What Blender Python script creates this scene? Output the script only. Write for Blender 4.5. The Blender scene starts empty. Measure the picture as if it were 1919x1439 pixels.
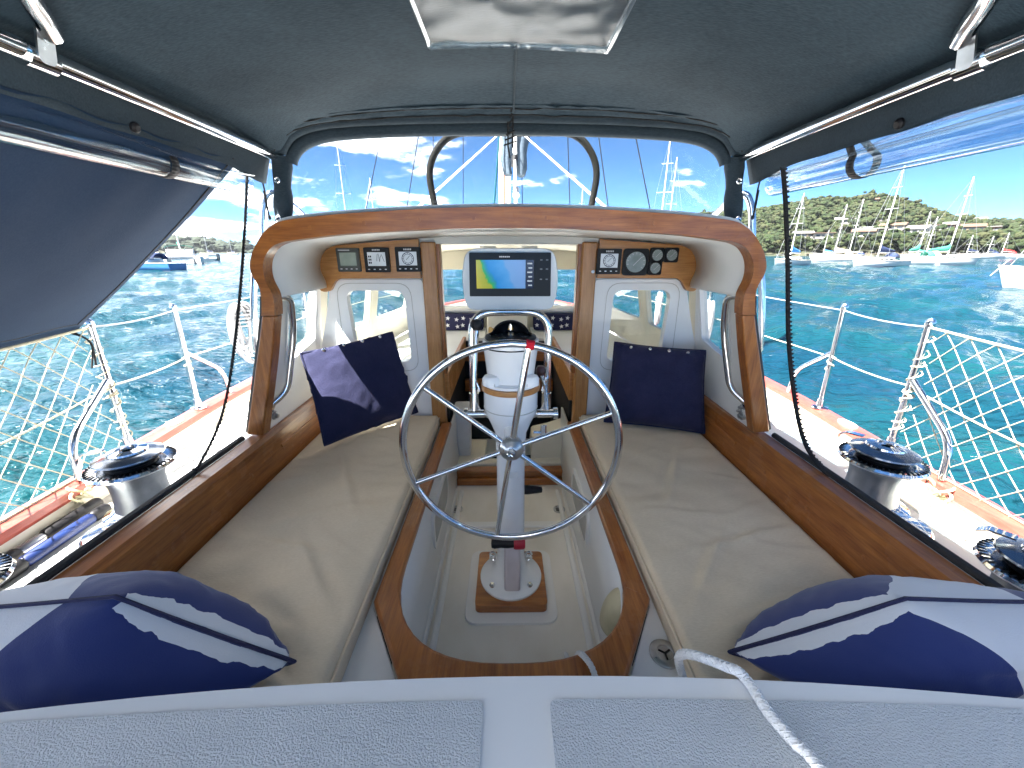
import bpy, bmesh, math, random
import numpy as np
from mathutils import Vector, Matrix, noise
from mathutils.geometry import tessellate_polygon

R = math.radians
random.seed(7)
rng = np.random.default_rng(7)
scene = bpy.context.scene
C = scene.collection

# ------------------------------------------------------------------ camera, sky, sun, exposure
ZC = 2.0                      # camera height above the water (m)
FPX, CX, CY = 723.0, 959.5, 719.5
PITCH, YAW = R(18.9), 0.0125
CAMX = -0.011
cam_d = bpy.data.cameras.new('camera'); cam = bpy.data.objects.new('camera', cam_d); C.objects.link(cam)
cam_d.sensor_width = 36.0; cam_d.lens = 36.0 * FPX / 1919.0
cam_d.clip_start = 0.02; cam_d.clip_end = 20000
cam.location = (CAMX, 0, ZC)
cam.rotation_euler = (R(90) - PITCH, 0, -YAW)
scene.camera = cam

SUN_EL, SUN_AZ = R(60), R(-122)          # azimuth measured from the bow (+y), positive to starboard
w = bpy.data.worlds.new('World'); scene.world = w; w.use_nodes = True
nt = w.node_tree; nt.nodes.clear()
def wn(t, **k):
    n = nt.nodes.new(t)
    for a, b in k.items(): setattr(n, a, b)
    return n
out = wn('ShaderNodeOutputWorld'); bg = wn('ShaderNodeBackground'); bg.inputs['Strength'].default_value = 0.05
sky = wn('ShaderNodeTexSky', sky_type='NISHITA', sun_disc=False, sun_elevation=SUN_EL, sun_rotation=SUN_AZ,
         air_density=0.18, dust_density=0.0, ozone_density=2.0, altitude=0.0)
geo = wn('ShaderNodeNewGeometry')
tc = wn('ShaderNodeTexCoord')
sep = wn('ShaderNodeSeparateXYZ'); nt.links.new(tc.outputs['Generated'], sep.inputs[0])
# project the view direction on a cloud layer
mz = wn('ShaderNodeMath', operation='MAXIMUM'); nt.links.new(sep.outputs['Z'], mz.inputs[0]); mz.inputs[1].default_value = 0.0
az_ = wn('ShaderNodeMath', operation='ADD'); nt.links.new(mz.outputs[0], az_.inputs[0]); az_.inputs[1].default_value = 0.16
dx = wn('ShaderNodeMath', operation='DIVIDE'); nt.links.new(sep.outputs['X'], dx.inputs[0]); nt.links.new(az_.outputs[0], dx.inputs[1])
dy = wn('ShaderNodeMath', operation='DIVIDE'); nt.links.new(sep.outputs['Y'], dy.inputs[0]); nt.links.new(az_.outputs[0], dy.inputs[1])
cmb = wn('ShaderNodeCombineXYZ'); nt.links.new(dx.outputs[0], cmb.inputs[0]); nt.links.new(dy.outputs[0], cmb.inputs[1])
mp = wn('ShaderNodeMapping'); nt.links.new(cmb.outputs[0], mp.inputs[0]); mp.inputs['Location'].default_value = (0.8, 5.8, 0)
cn = wn('ShaderNodeTexNoise'); cn.inputs['Scale'].default_value = 1.15; cn.inputs['Detail'].default_value = 9.0; cn.inputs['Roughness'].default_value = 0.58
nt.links.new(mp.outputs[0], cn.inputs['Vector'])
# more cloud to port, clear to starboard (the weather in the photograph)
bias = wn('ShaderNodeMath', operation='MULTIPLY_ADD'); nt.links.new(sep.outputs['X'], bias.inputs[0]); bias.inputs[1].default_value = -0.10; nt.links.new(cn.outputs['Fac'], bias.inputs[2])
cr = wn('ShaderNodeMapRange', interpolation_type='SMOOTHSTEP'); nt.links.new(bias.outputs[0], cr.inputs['Value'])
cr.inputs['From Min'].default_value = 0.532; cr.inputs['From Max'].default_value = 0.67; cr.inputs['To Max'].default_value = 0.95
mix = wn('ShaderNodeMix', data_type='RGBA'); nt.links.new(cr.outputs[0], mix.inputs['Factor'])
tint = wn('ShaderNodeMix', data_type='RGBA', blend_type='MULTIPLY'); tint.inputs['Factor'].default_value = 1.0
nt.links.new(sky.outputs[0], tint.inputs['A']); tint.inputs['B'].default_value = (0.23, 0.40, 0.45, 1)
nt.links.new(tint.outputs['Result'], mix.inputs['A']); mix.inputs['B'].default_value = (6, 6, 6, 1)
cs = wn('ShaderNodeTexNoise'); cs.inputs['Scale'].default_value = 3.4; cs.inputs['Detail'].default_value = 5.0; nt.links.new(mp.outputs[0], cs.inputs['Vector'])
cc = wn('ShaderNodeMix', data_type='RGBA'); cc.inputs['A'].default_value = (3.6, 3.7, 3.9, 1); cc.inputs['B'].default_value = (8.0, 7.95, 7.9, 1)
cq = wn('ShaderNodeMapRange'); nt.links.new(cs.outputs['Fac'], cq.inputs['Value']); cq.inputs['From Min'].default_value = .34; cq.inputs['From Max'].default_value = .66; nt.links.new(cq.outputs[0], cc.inputs['Factor']); nt.links.new(cc.outputs['Result'], mix.inputs['B'])
nt.links.new(mix.outputs['Result'], bg.inputs['Color']); nt.links.new(bg.outputs[0], out.inputs[0])

sd = bpy.data.lights.new('sun', 'SUN'); sd.energy = 2.0; sd.angle = R(0.55); sd.color = (1.0, 0.95, 0.87)
sun = bpy.data.objects.new('sun', sd); C.objects.link(sun)
sdir = Vector((math.sin(SUN_AZ) * math.cos(SUN_EL), math.cos(SUN_AZ) * math.cos(SUN_EL), math.sin(SUN_EL)))
sun.rotation_euler = sdir.to_track_quat('Z', 'Y').to_euler(); sun.location = (0, 0, 30)
scene.view_settings.view_transform = 'Standard'; scene.view_settings.look = 'None'
scene.view_settings.gamma = 1.0; scene.view_settings.exposure = 4.65; scene.view_settings.use_curve_mapping = False
scene.render.engine = 'CYCLES'
scene.cycles.max_bounces = 9; scene.cycles.transparent_max_bounces = 24

# ------------------------------------------------------------------ pixel -> place (z given relative to the eye, as everywhere below)
_f = Vector((math.sin(YAW) * math.cos(PITCH), math.cos(YAW) * math.cos(PITCH), -math.sin(PITCH)))
_r = Vector((math.cos(YAW), -math.sin(YAW), 0)); _u = _r.cross(_f)
def P(u, v, x=None, y=None, z=None):
    d = _f + _r * ((u - CX) / FPX) + _u * ((CY - v) / FPX)
    if x is not None: t = (x - CAMX) / d.x
    elif y is not None: t = y / d.y
    else: t = z / d.z
    p = d * t; p.x += CAMX
    return p
def V(*a): return Vector(a)

# ------------------------------------------------------------------ materials
def newmat(name):
    m = bpy.data.materials.new(name); m.use_nodes = True
    return m, m.node_tree, m.node_tree.nodes['Principled BSDF']
def mat(name, col, rough=0.5, metal=0.0, col2=None, scale=8.0, stretch=(1, 1, 1), bump=0.0, bscale=60.0, coat=0.0, detail=4.0,
        rvar=0.0, spec=0.5, trans=0.0, lo=0.35, hi=0.65, emit=0.0):
    m, t, b = newmat(name)
    b.inputs['Base Color'].default_value = (*col, 1); b.inputs['Roughness'].default_value = rough
    b.inputs['Metallic'].default_value = metal; b.inputs['Coat Weight'].default_value = coat; b.inputs['Coat Roughness'].default_value = 0.05
    b.inputs['Specular IOR Level'].default_value = spec; b.inputs['Transmission Weight'].default_value = trans
    tc = t.nodes.new('ShaderNodeTexCoord'); mp = t.nodes.new('ShaderNodeMapping'); mp.inputs['Scale'].default_value = stretch
    t.links.new(tc.outputs['Object'], mp.inputs[0])
    if col2 is not None:
        n = t.nodes.new('ShaderNodeTexNoise'); n.inputs['Scale'].default_value = scale; n.inputs['Detail'].default_value = detail
        t.links.new(mp.outputs[0], n.inputs['Vector'])
        mr = t.nodes.new('ShaderNodeMapRange'); mr.inputs['From Min'].default_value = lo; mr.inputs['From Max'].default_value = hi
        t.links.new(n.outputs['Fac'], mr.inputs['Value'])
        x = t.nodes.new('ShaderNodeMix'); x.data_type = 'RGBA'; t.links.new(mr.outputs[0], x.inputs['Factor'])
        x.inputs['A'].default_value = (*col, 1); x.inputs['B'].default_value = (*col2, 1)
        t.links.new(x.outputs['Result'], b.inputs['Base Color'])
        if rvar:
            r2 = t.nodes.new('ShaderNodeMapRange'); r2.inputs['To Min'].default_value = rough - rvar; r2.inputs['To Max'].default_value = rough + rvar
            t.links.new(n.outputs['Fac'], r2.inputs['Value']); t.links.new(r2.outputs[0], b.inputs['Roughness'])
        if emit:
            t.links.new(x.outputs['Result'], b.inputs['Emission Color']); b.inputs['Emission Strength'].default_value = emit
    elif emit:
        b.inputs['Emission Color'].default_value = (*col, 1); b.inputs['Emission Strength'].default_value = emit
    if bump:
        n2 = t.nodes.new('ShaderNodeTexNoise'); n2.inputs['Scale'].default_value = bscale; n2.inputs['Detail'].default_value = 3
        t.links.new(mp.outputs[0], n2.inputs['Vector'])
        bp = t.nodes.new('ShaderNodeBump'); bp.inputs['Strength'].default_value = bump; bp.inputs['Distance'].default_value = 0.01
        t.links.new(n2.outputs['Fac'], bp.inputs['Height']); t.links.new(bp.outputs[0], b.inputs['Normal'])
    return m
def wood(name, c1, c2, axis, scale=7.0, rough=0.3, coat=0.3):
    m, t, b = newmat(name)
    tc = t.nodes.new('ShaderNodeTexCoord'); mp = t.nodes.new('ShaderNodeMapping')
    s = [9.0, 9.0, 9.0]; s[axis] = 0.9; mp.inputs['Scale'].default_value = s
    t.links.new(tc.outputs['Object'], mp.inputs[0])
    n = t.nodes.new('ShaderNodeTexNoise'); n.inputs['Scale'].default_value = scale; n.inputs['Detail'].default_value = 7; n.inputs['Roughness'].default_value = 0.65
    t.links.new(mp.outputs[0], n.inputs['Vector'])
    mp2 = t.nodes.new('ShaderNodeMapping'); s2 = [60.0, 60.0, 60.0]; s2[axis] = 2.5; mp2.inputs['Scale'].default_value = s2
    t.links.new(tc.outputs['Object'], mp2.inputs[0])
    n2 = t.nodes.new('ShaderNodeTexNoise'); n2.inputs['Scale'].default_value = 5.0; n2.inputs['Detail'].default_value = 3
    t.links.new(mp2.outputs[0], n2.inputs['Vector'])
    ad = t.nodes.new('ShaderNodeMath'); ad.operation = 'MULTIPLY_ADD'; t.links.new(n2.outputs['Fac'], ad.inputs[0]); ad.inputs[1].default_value = 0.35; t.links.new(n.outputs['Fac'], ad.inputs[2])
    r = t.nodes.new('ShaderNodeValToRGB'); e = r.color_ramp.elements
    e[0].position = 0.42; e[0].color = (*c1, 1); e[1].position = 0.92; e[1].color = (*c2, 1)
    t.links.new(ad.outputs[0], r.inputs[0]); t.links.new(r.outputs[0], b.inputs['Base Color'])
    b.inputs['Roughness'].default_value = rough; b.inputs['Coat Weight'].default_value = coat
    wn_ = t.nodes.new('ShaderNodeTexNoise'); wn_.inputs['Scale'].default_value = 6.0; wn_.inputs['Detail'].default_value = 8; wn_.inputs['Roughness'].default_value = 0.7; t.links.new(tc.outputs['Object'], wn_.inputs['Vector'])
    wr_ = t.nodes.new('ShaderNodeMapRange'); wr_.inputs['From Min'].default_value = 0.40; wr_.inputs['From Max'].default_value = 0.68; wr_.inputs['To Min'].default_value = 0.07; wr_.inputs['To Max'].default_value = 0.42
    t.links.new(wn_.outputs['Fac'], wr_.inputs['Value']); t.links.new(wr_.outputs[0], b.inputs['Coat Roughness'])
    bp = t.nodes.new('ShaderNodeBump'); bp.inputs['Strength'].default_value = 0.12; bp.inputs['Distance'].default_value = 0.004
    t.links.new(ad.outputs[0], bp.inputs['Height']); t.links.new(bp.outputs[0], b.inputs['Normal'])
    return m
def fabric(name, c1, c2, weave=420.0, translucent=0.0, tcol=None, bump=0.35, vscale=3.0, rough=0.85, sheen=0.0):
    m, t, b = newmat(name)
    tc = t.nodes.new('ShaderNodeTexCoord')
    n = t.nodes.new('ShaderNodeTexNoise'); n.inputs['Scale'].default_value = vscale; n.inputs['Detail'].default_value = 6; n.inputs['Roughness'].default_value = 0.7
    t.links.new(tc.outputs['Object'], n.inputs['Vector'])
    mp = t.nodes.new('ShaderNodeMapping'); mp.inputs['Scale'].default_value = (0.25, 1, 1); t.links.new(tc.outputs['Object'], mp.inputs[0])
    n2 = t.nodes.new('ShaderNodeTexNoise'); n2.inputs['Scale'].default_value = weave; n2.inputs['Detail'].default_value = 2; t.links.new(mp.outputs[0], n2.inputs['Vector'])
    ad = t.nodes.new('ShaderNodeMath'); ad.operation = 'MULTIPLY_ADD'; t.links.new(n2.outputs['Fac'], ad.inputs[0]); ad.inputs[1].default_value = 0.8; t.links.new(n.outputs['Fac'], ad.inputs[2])
    r = t.nodes.new('ShaderNodeMapRange'); r.inputs['From Min'].default_value = 0.6; r.inputs['From Max'].default_value = 1.2; t.links.new(ad.outputs[0], r.inputs['Value'])
    x = t.nodes.new('ShaderNodeMix'); x.data_type = 'RGBA'; t.links.new(r.outputs[0], x.inputs['Factor'])
    x.inputs['A'].default_value = (*c1, 1); x.inputs['B'].default_value = (*c2, 1)
    t.links.new(x.outputs['Result'], b.inputs['Base Color']); b.inputs['Roughness'].default_value = rough
    b.inputs['Sheen Weight'].default_value = sheen; b.inputs['Specular IOR Level'].default_value = 0.2
    bp = t.nodes.new('ShaderNodeBump'); bp.inputs['Strength'].default_value = bump; bp.inputs['Distance'].default_value = 0.003
    t.links.new(ad.outputs[0], bp.inputs['Height']); t.links.new(bp.outputs[0], b.inputs['Normal'])
    if translucent:
        tr = t.nodes.new('ShaderNodeBsdfTranslucent'); tr.inputs[0].default_value = (*tcol, 1)
        ms = t.nodes.new('ShaderNodeMixShader'); ms.inputs[0].default_value = translucent
        o = t.nodes['Material Output']; t.links.new(b.outputs[0], ms.inputs[1]); t.links.new(tr.outputs[0], ms.inputs[2]); t.links.new(ms.outputs[0], o.inputs[0])
    return m
def clear(name, tint, gloss, rough=0.06, bump=0.0, bscale=6.0, haze=0.0, hazecol=(.6, .7, .8), stretch=(1, 1, 1)):
    m, t, b = newmat(name); t.nodes.remove(b)
    tr = t.nodes.new('ShaderNodeBsdfTransparent'); tr.inputs[0].default_value = (*tint, 1)
    gl = t.nodes.new('ShaderNodeBsdfGlossy'); gl.inputs['Roughness'].default_value = rough
    fr = t.nodes.new('ShaderNodeLayerWeight'); fr.inputs['Blend'].default_value = 0.5
    p5 = t.nodes.new('ShaderNodeMath'); p5.operation = 'POWER'; t.links.new(fr.outputs['Facing'], p5.inputs[0]); p5.inputs[1].default_value = 5.0
    sc_ = t.nodes.new('ShaderNodeMath'); sc_.operation = 'MULTIPLY_ADD'; t.links.new(p5.outputs[0], sc_.inputs[0]); sc_.inputs[1].default_value = 0.95; sc_.inputs[2].default_value = 0.045
    mu = t.nodes.new('ShaderNodeMath'); mu.operation = 'MULTIPLY'; mu.use_clamp = True; mu.inputs[1].default_value = gloss; t.links.new(sc_.outputs[0], mu.inputs[0])
    ms = t.nodes.new('ShaderNodeMixShader'); t.links.new(mu.outputs[0], ms.inputs[0]); t.links.new(tr.outputs[0], ms.inputs[1]); t.links.new(gl.outputs[0], ms.inputs[2])
    last = ms
    tc = t.nodes.new('ShaderNodeTexCoord'); mp = t.nodes.new('ShaderNodeMapping'); mp.inputs['Scale'].default_value = stretch; t.links.new(tc.outputs['Object'], mp.inputs[0])
    if bump:
        n = t.nodes.new('ShaderNodeTexNoise'); n.inputs['Scale'].default_value = bscale; n.inputs['Detail'].default_value = 3; t.links.new(mp.outputs[0], n.inputs['Vector'])
        bp = t.nodes.new('ShaderNodeBump'); bp.inputs['Strength'].default_value = bump; bp.inputs['Distance'].default_value = 0.03
        t.links.new(n.outputs['Fac'], bp.inputs['Height']); t.links.new(bp.outputs[0], gl.inputs['Normal']); t.links.new(bp.outputs[0], fr.inputs['Normal'])
    if haze:
        df = t.nodes.new('ShaderNodeBsdfTranslucent'); df.inputs[0].default_value = (*hazecol, 1)
        n3 = t.nodes.new('ShaderNodeTexNoise'); n3.inputs['Scale'].default_value = 3.0; n3.inputs['Detail'].default_value = 4; t.links.new(mp.outputs[0], n3.inputs['Vector'])
        r3 = t.nodes.new('ShaderNodeMapRange'); r3.inputs['From Min'].default_value = 0.42; r3.inputs['From Max'].default_value = 0.75; r3.inputs['To Max'].default_value = haze; t.links.new(n3.outputs['Fac'], r3.inputs['Value'])
        m2 = t.nodes.new('ShaderNodeMixShader'); t.links.new(r3.outputs[0], m2.inputs[0]); t.links.new(ms.outputs[0], m2.inputs[1]); t.links.new(df.outputs[0], m2.inputs[2]); last = m2
    t.links.new(last.outputs[0], t.nodes['Material Output'].inputs[0])
    return m

M = {}
T1, T2 = (0.17, 0.045, 0.009), (0.46, 0.165, 0.034)
M['teak_x'] = wood('teak_x', T1, T2, 0); M['teak_y'] = wood('teak_y', T1, T2, 1); M['teak_z'] = wood('teak_z', T1, T2, 2)
M['ply_x'] = wood('ply_x', (0.34, 0.13, 0.030), (0.58, 0.28, 0.09), 0, rough=0.35, coat=0.3)
M['ply_z'] = wood('ply_z', (0.34, 0.135, 0.032), (0.56, 0.27, 0.085), 2, rough=0.35, coat=0.3)
M['rail'] = wood('rail', (0.20, 0.030, 0.022), (0.34, 0.075, 0.055), 1, rough=0.35, coat=0.4)
M['gel'] = mat('gelcoat', (0.85, 0.85, 0.84), 0.28, col2=(0.81, 0.81, 0.80), scale=3, coat=0.25, bump=0.02, bscale=9)
M['deck'] = mat('deck_paint', (0.62, 0.63, 0.62), 0.45, col2=(0.50, 0.51, 0.50), scale=5, bump=0.12, bscale=220, detail=8)
M['liner'] = mat('liner', (0.84, 0.83, 0.80), 0.42, col2=(0.80, 0.79, 0.76), scale=6, bump=0.03, bscale=40)
M['cream'] = mat('cream', (0.80, 0.75, 0.62), 0.45, col2=(0.75, 0.69, 0.56), scale=5, bump=0.03, bscale=40)
M['sole'] = mat('sole', (0.87, 0.83, 0.76), 0.5, col2=(0.74, 0.69, 0.60), scale=5, bump=0.25, bscale=420, detail=9, stretch=(1, .5, 1))
M['ss'] = mat('stainless', (0.78, 0.79, 0.80), 0.12, 1.0, col2=(0.66, 0.67, 0.69), scale=14, rvar=0.06)
M['ssd'] = mat('stainless_dull', (0.55, 0.56, 0.57), 0.3, 1.0, col2=(0.42, 0.43, 0.44), scale=30, rvar=0.1)
M['chrome'] = mat('chrome', (0.82, 0.83, 0.85), 0.07, 1.0)
M['drum'] = mat('drum', (0.26, 0.28, 0.30), 0.36, 1.0, col2=(0.20, 0.22, 0.24), scale=20, bump=0.1, bscale=300)
M['dchrome'] = mat('dark_chrome', (0.34, 0.36, 0.39), 0.2, 1.0, col2=(0.22, 0.24, 0.27), scale=60, rvar=.06)
M['black'] = mat('black_plastic', (0.009, 0.009, 0.011), 0.45, col2=(0.014, 0.014, 0.016), scale=30, spec=.25)
M['rubber'] = mat('black_rubber', (0.016, 0.016, 0.018), 0.6, bump=0.2, bscale=200)
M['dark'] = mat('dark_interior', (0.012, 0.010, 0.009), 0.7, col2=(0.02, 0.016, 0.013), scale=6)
M['canvas'] = fabric('navy_canvas', (0.015, 0.027, 0.039), (0.040, 0.063, 0.082), 300, 0.14, (0.022, 0.045, 0.066))
M['canvas_d'] = fabric('navy_canvas_trim', (0.018, 0.028, 0.038), (0.034, 0.050, 0.064), 300)
M['awning'] = fabric('awning_canvas', (0.014, 0.030, 0.062), (0.026, 0.046, 0.084), 300, 0.25, (0.032, 0.075, 0.135))
M['tan'] = fabric('tan_canvas', (0.64, 0.53, 0.38), (0.75, 0.635, 0.48), 380, bump=0.25, vscale=2.2)
M['navy'] = fabric('navy_cotton', (0.016, 0.018, 0.052), (0.034, 0.034, 0.085), 330, bump=0.5, vscale=5, sheen=.1)
M['rope'] = fabric('white_rope', (0.62, 0.62, 0.62), (0.80, 0.80, 0.79), 260, bump=1.0)
M['cord'] = fabric('net_cord', (0.40, 0.36, 0.26), (0.55, 0.50, 0.38), 300, bump=0.8)
M['cordblack'] = fabric('black_cord', (0.012, 0.012, 0.013), (0.03, 0.03, 0.032), 300, bump=0.8)
M['teal_rope'] = fabric('teal_rope', (0.005, 0.05, 0.065), (0.01, 0.08, 0.10), 300)
M['grey_rope'] = fabric('grey_rope', (0.012, 0.014, 0.017), (0.024, 0.026, 0.03), 300)
M['coil'] = fabric('coil_rope', (0.22, 0.24, 0.28), (0.40, 0.40, 0.41), 260, bump=1.0)
M['red'] = fabric('red_tape', (0.42, 0.01, 0.02), (0.58, 0.02, 0.04), 300)
M['white'] = mat('white_paint', (0.86, 0.86, 0.86), 0.25, col2=(0.82, 0.83, 0.83), scale=10, coat=0.3)
M['whiteplastic'] = mat('white_plastic', (0.72, 0.73, 0.73), 0.4, col2=(0.66, 0.67, 0.66), scale=10)
M['vent'] = mat('cream_vent', (0.60, 0.53, 0.34), 0.4, col2=(0.46, 0.40, 0.25), scale=14)
M['pod'] = mat('pod', (0.60, 0.63, 0.65), 0.35, col2=(0.56, 0.59, 0.61), scale=10, bump=0.03, bscale=200)
M['locker'] = mat('locker_hatch', (0.50, 0.49, 0.45), 0.5, col2=(0.42, 0.41, 0.37), scale=12)
M['glass'] = clear('window_glass', (0.95, 0.97, 0.97), 0.9, 0.02)
M['vinyl'] = clear('clear_vinyl', (0.95, 0.97, 0.98), 1.2, 0.10, 0.25, 5.0, 0.012, stretch=(1, 1, 3))
M['vinylroll'] = clear('rolled_vinyl', (0.80, 0.89, 0.94), 2.4, 0.12, 0.6, 16.0, 0.30, (.50, .62, .72), stretch=(1, .06, 1))
M['skylight'] = clear('skylight_vinyl', (0.90, 0.94, 0.97), 0.5, 0.22, 0.3, 4.0, 0.22, (.42, .50, .58))
# ------------------------------------------------------------------ mesh helpers
class MB:
    def __init__(s): s.v = []; s.f = []; s.uv = None
    def add(s, vs, fs):
        o = len(s.v); s.v += [Vector(p) for p in vs]; s.f += [tuple(i + o for i in f) for f in fs]; return s
    def box(s, c, d, rz=0.0, rx=0.0):
        m = Matrix.Rotation(rz, 3, 'Z') @ Matrix.Rotation(rx, 3, 'X'); h = [x / 2 for x in d]
        vs = [Vector(c) + m @ Vector((sx * h[0], sy * h[1], sz * h[2])) for sz in (-1, 1) for sx, sy in ((-1, -1), (1, -1), (1, 1), (-1, 1))]
        return s.add(vs, [(3, 2, 1, 0), (4, 5, 6, 7), (0, 1, 5, 4), (1, 2, 6, 5), (2, 3, 7, 6), (3, 0, 4, 7)])
    def b2(s, x0, x1, y0, y1, z0, z1): return s.box(((x0 + x1) / 2, (y0 + y1) / 2, (z0 + z1) / 2), (x1 - x0, y1 - y0, z1 - z0))
    def tube(s, pts, r, seg=8, closed=False, caps=True):
        pts = [Vector(p) for p in pts]; n = len(pts)
        rs = r if isinstance(r, (list, tuple)) else [r] * n
        tang = []
        for i in range(n):
            a = pts[i - 1] if (closed or i > 0) else pts[i]; b = pts[(i + 1) % n] if (closed or i < n - 1) else pts[i]
            t = (b - a); tang.append(t.normalized() if t.length > 1e-9 else Vector((0, 0, 1)))
        nrm = tang[0].orthogonal().normalized(); vs = []
        for i in range(n):
            if i: nrm = (nrm - tang[i] * nrm.dot(tang[i])).normalized()
            b = tang[i].cross(nrm)
            for k in range(seg):
                a = 2 * math.pi * k / seg; vs.append(pts[i] + (nrm * math.cos(a) + b * math.sin(a)) * rs[i])
        fs = []
        for i in range(n if closed else n - 1):
            j = (i + 1) % n; sh = 0
            if closed and i == n - 1:       # best twist match at the closing ring
                sh = min(range(seg), key=lambda q: (vs[i * seg] - vs[q]).length)
            for k in range(seg):
                fs.append((i * seg + k, i * seg + (k + 1) % seg, j * seg + (k + 1 + sh) % seg, j * seg + (k + sh) % seg))
        if caps and not closed: fs += [tuple(reversed(range(seg))), tuple(range((n - 1) * seg, n * seg))]
        return s.add(vs, fs)
    def lathe(s, prof, c=(0, 0, 0), axis=(0, 0, 1), seg=28):
        ax = Vector(axis).normalized(); q = ax.to_track_quat('Z', 'Y').to_matrix(); c = Vector(c)
        n = len(prof); vs = []
        for r, z in prof:
            for k in range(seg):
                a = 2 * math.pi * k / seg; vs.append(c + q @ Vector((max(r, 1e-4) * math.cos(a), max(r, 1e-4) * math.sin(a), z)))
        fs = [(i * seg + k, i * seg + (k + 1) % seg, (i + 1) * seg + (k + 1) % seg, (i + 1) * seg + k) for i in range(n - 1) for k in range(seg)]
        fs += [tuple(reversed(range(seg))), tuple(range((n - 1) * seg, n * seg))]
        return s.add(vs, fs)
    def plate(s, loops, fn, d0, d1):
        """flat plate with holes: loops of 2D points, fn(a, b, d) -> point"""
        flat = [p for l in loops for p in l]; n = len(flat)
        tris = tessellate_polygon([[Vector((p[0], p[1], 0)) for p in l] for l in loops])
        vs = [fn(p[0], p[1], d0) for p in flat] + [fn(p[0], p[1], d1) for p in flat]
        fs = [tuple(t) for t in tris] + [tuple(i + n for i in reversed(t)) for t in tris]
        o = 0
        for l in loops:
            k = len(l)
            for i in range(k): fs.append((o + i, o + (i + 1) % k, n + o + (i + 1) % k, n + o + i))
            o += k
        return s.add(vs, fs)
    def grid(s, fn, nu, nv, uv=False):
        vs = [fn(i / nu, j / nv) for j in range(nv + 1) for i in range(nu + 1)]
        fs = [(j * (nu + 1) + i, j * (nu + 1) + i + 1, (j + 1) * (nu + 1) + i + 1, (j + 1) * (nu + 1) + i) for j in range(nv) for i in range(nu)]
        if uv:
            s.uv = (s.uv or []) + [(i / nu, j / nv) for j in range(nv + 1) for i in range(nu + 1)]
        return s.add(vs, fs)
    def loft(s, rings, closed=True, caps=True):
        k = len(rings[0]); vs = [p for r in rings for p in r]; fs = []
        for i in range(len(rings) - 1):
            for j in range(k if closed else k - 1):
                fs.append((i * k + j, i * k + (j + 1) % k, (i + 1) * k + (j + 1) % k, (i + 1) * k + j))
        if closed and caps: fs += [tuple(reversed(range(k))), tuple(range((len(rings) - 1) * k, len(rings) * k))]
        return s.add(vs, fs)
    def xf(s, m): s.v = [m @ p for p in s.v]; return s

ROOT = {}
def mesh_of(name, mb, loc, smooth=38, recalc=True):
    me = bpy.data.meshes.new(name)
    me.from_pydata([tuple(p - loc) for p in mb.v], [], mb.f)
    if mb.uv and len(mb.uv) == len(mb.v):
        ul = me.uv_layers.new(name='UVMap'); li = np.empty(len(me.loops), np.int32); me.loops.foreach_get('vertex_index', li)
        ul.data.foreach_set('uv', np.array(mb.uv, np.float32)[li].ravel())
    if recalc:
        bm = bmesh.new(); bm.from_mesh(me); bmesh.ops.recalc_face_normals(bm, faces=bm.faces); bm.to_mesh(me); bm.free()
    if smooth:
        me.polygons.foreach_set('use_smooth', [True] * len(me.polygons)); me.set_sharp_from_angle(angle=R(smooth))
    me.update(); return me
def tag(o, label=None, cat=None, group=None, kind=None):
    if label: o['label'] = label
    if cat: o['category'] = cat
    if group: o['group'] = group
    if kind: o['kind'] = kind
    return o
def thing(name, label, cat, loc, group=None):
    o = bpy.data.objects.new(name, None); C.objects.link(o); loc = Vector(loc)
    o.empty_display_size = 0.1; o.location = loc + V(0, 0, ZC); ROOT[o.name] = loc
    return tag(o, label, cat, group)
def part(name, mb, m, parent, bevel=0.0, smooth=38, label=None, solid=0.0, subsurf=0, recalc=True, kind=None):
    loc = ROOT[parent.name]; o = bpy.data.objects.new(name, mesh_of(name, mb, loc, smooth, recalc)); C.objects.link(o)
    o.parent = parent; ROOT[o.name] = loc
    o.data.materials.append(M[m] if isinstance(m, str) else m); mods(o, bevel, solid, subsurf); tag(o, label, kind=kind)
    return o
def mods(o, bevel, solid, subsurf):
    if solid: d = o.modifiers.new('solidify', 'SOLIDIFY'); d.thickness = solid; d.offset = 0
    if bevel:
        d = o.modifiers.new('bevel', 'BEVEL'); d.width = bevel; d.segments = 2; d.limit_method = 'ANGLE'; d.angle_limit = R(40)
    if subsurf: d = o.modifiers.new('subsurf', 'SUBSURF'); d.levels = subsurf; d.render_levels = subsurf
def solo(name, mb, m, label, cat, group=None, bevel=0.0, smooth=38, kind=None, solid=0.0, subsurf=0, recalc=True):
    xs = [p.x for p in mb.v]; ys = [p.y for p in mb.v]; zs = [p.z for p in mb.v]
    loc = V((min(xs) + max(xs)) / 2, (min(ys) + max(ys)) / 2, min(zs))
    o = bpy.data.objects.new(name, mesh_of(name, mb, loc, smooth, recalc)); C.objects.link(o)
    o.location = loc + V(0, 0, ZC); ROOT[o.name] = loc
    o.data.materials.append(M[m] if isinstance(m, str) else m); mods(o, bevel, solid, subsurf)
    return tag(o, label, cat, group, kind)
def spl(pts, n=8, closed=False):
    p = [Vector(q) for q in pts]; N = len(p); res = []
    for i in range(N if closed else N - 1):
        a = p[i - 1] if (closed or i > 0) else p[0] * 2 - p[1]; b = p[i]; c = p[(i + 1) % N]
        d = p[(i + 2) % N] if (closed or i + 2 < N) else p[-1] * 2 - p[-2]
        for k in range(n):
            t = k / n; res.append(0.5 * (2 * b + (c - a) * t + (2 * a - 5 * b + 4 * c - d) * t * t + (3 * b - a - 3 * c + d) * t ** 3))
    if not closed: res.append(p[-1])
    return res
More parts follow.
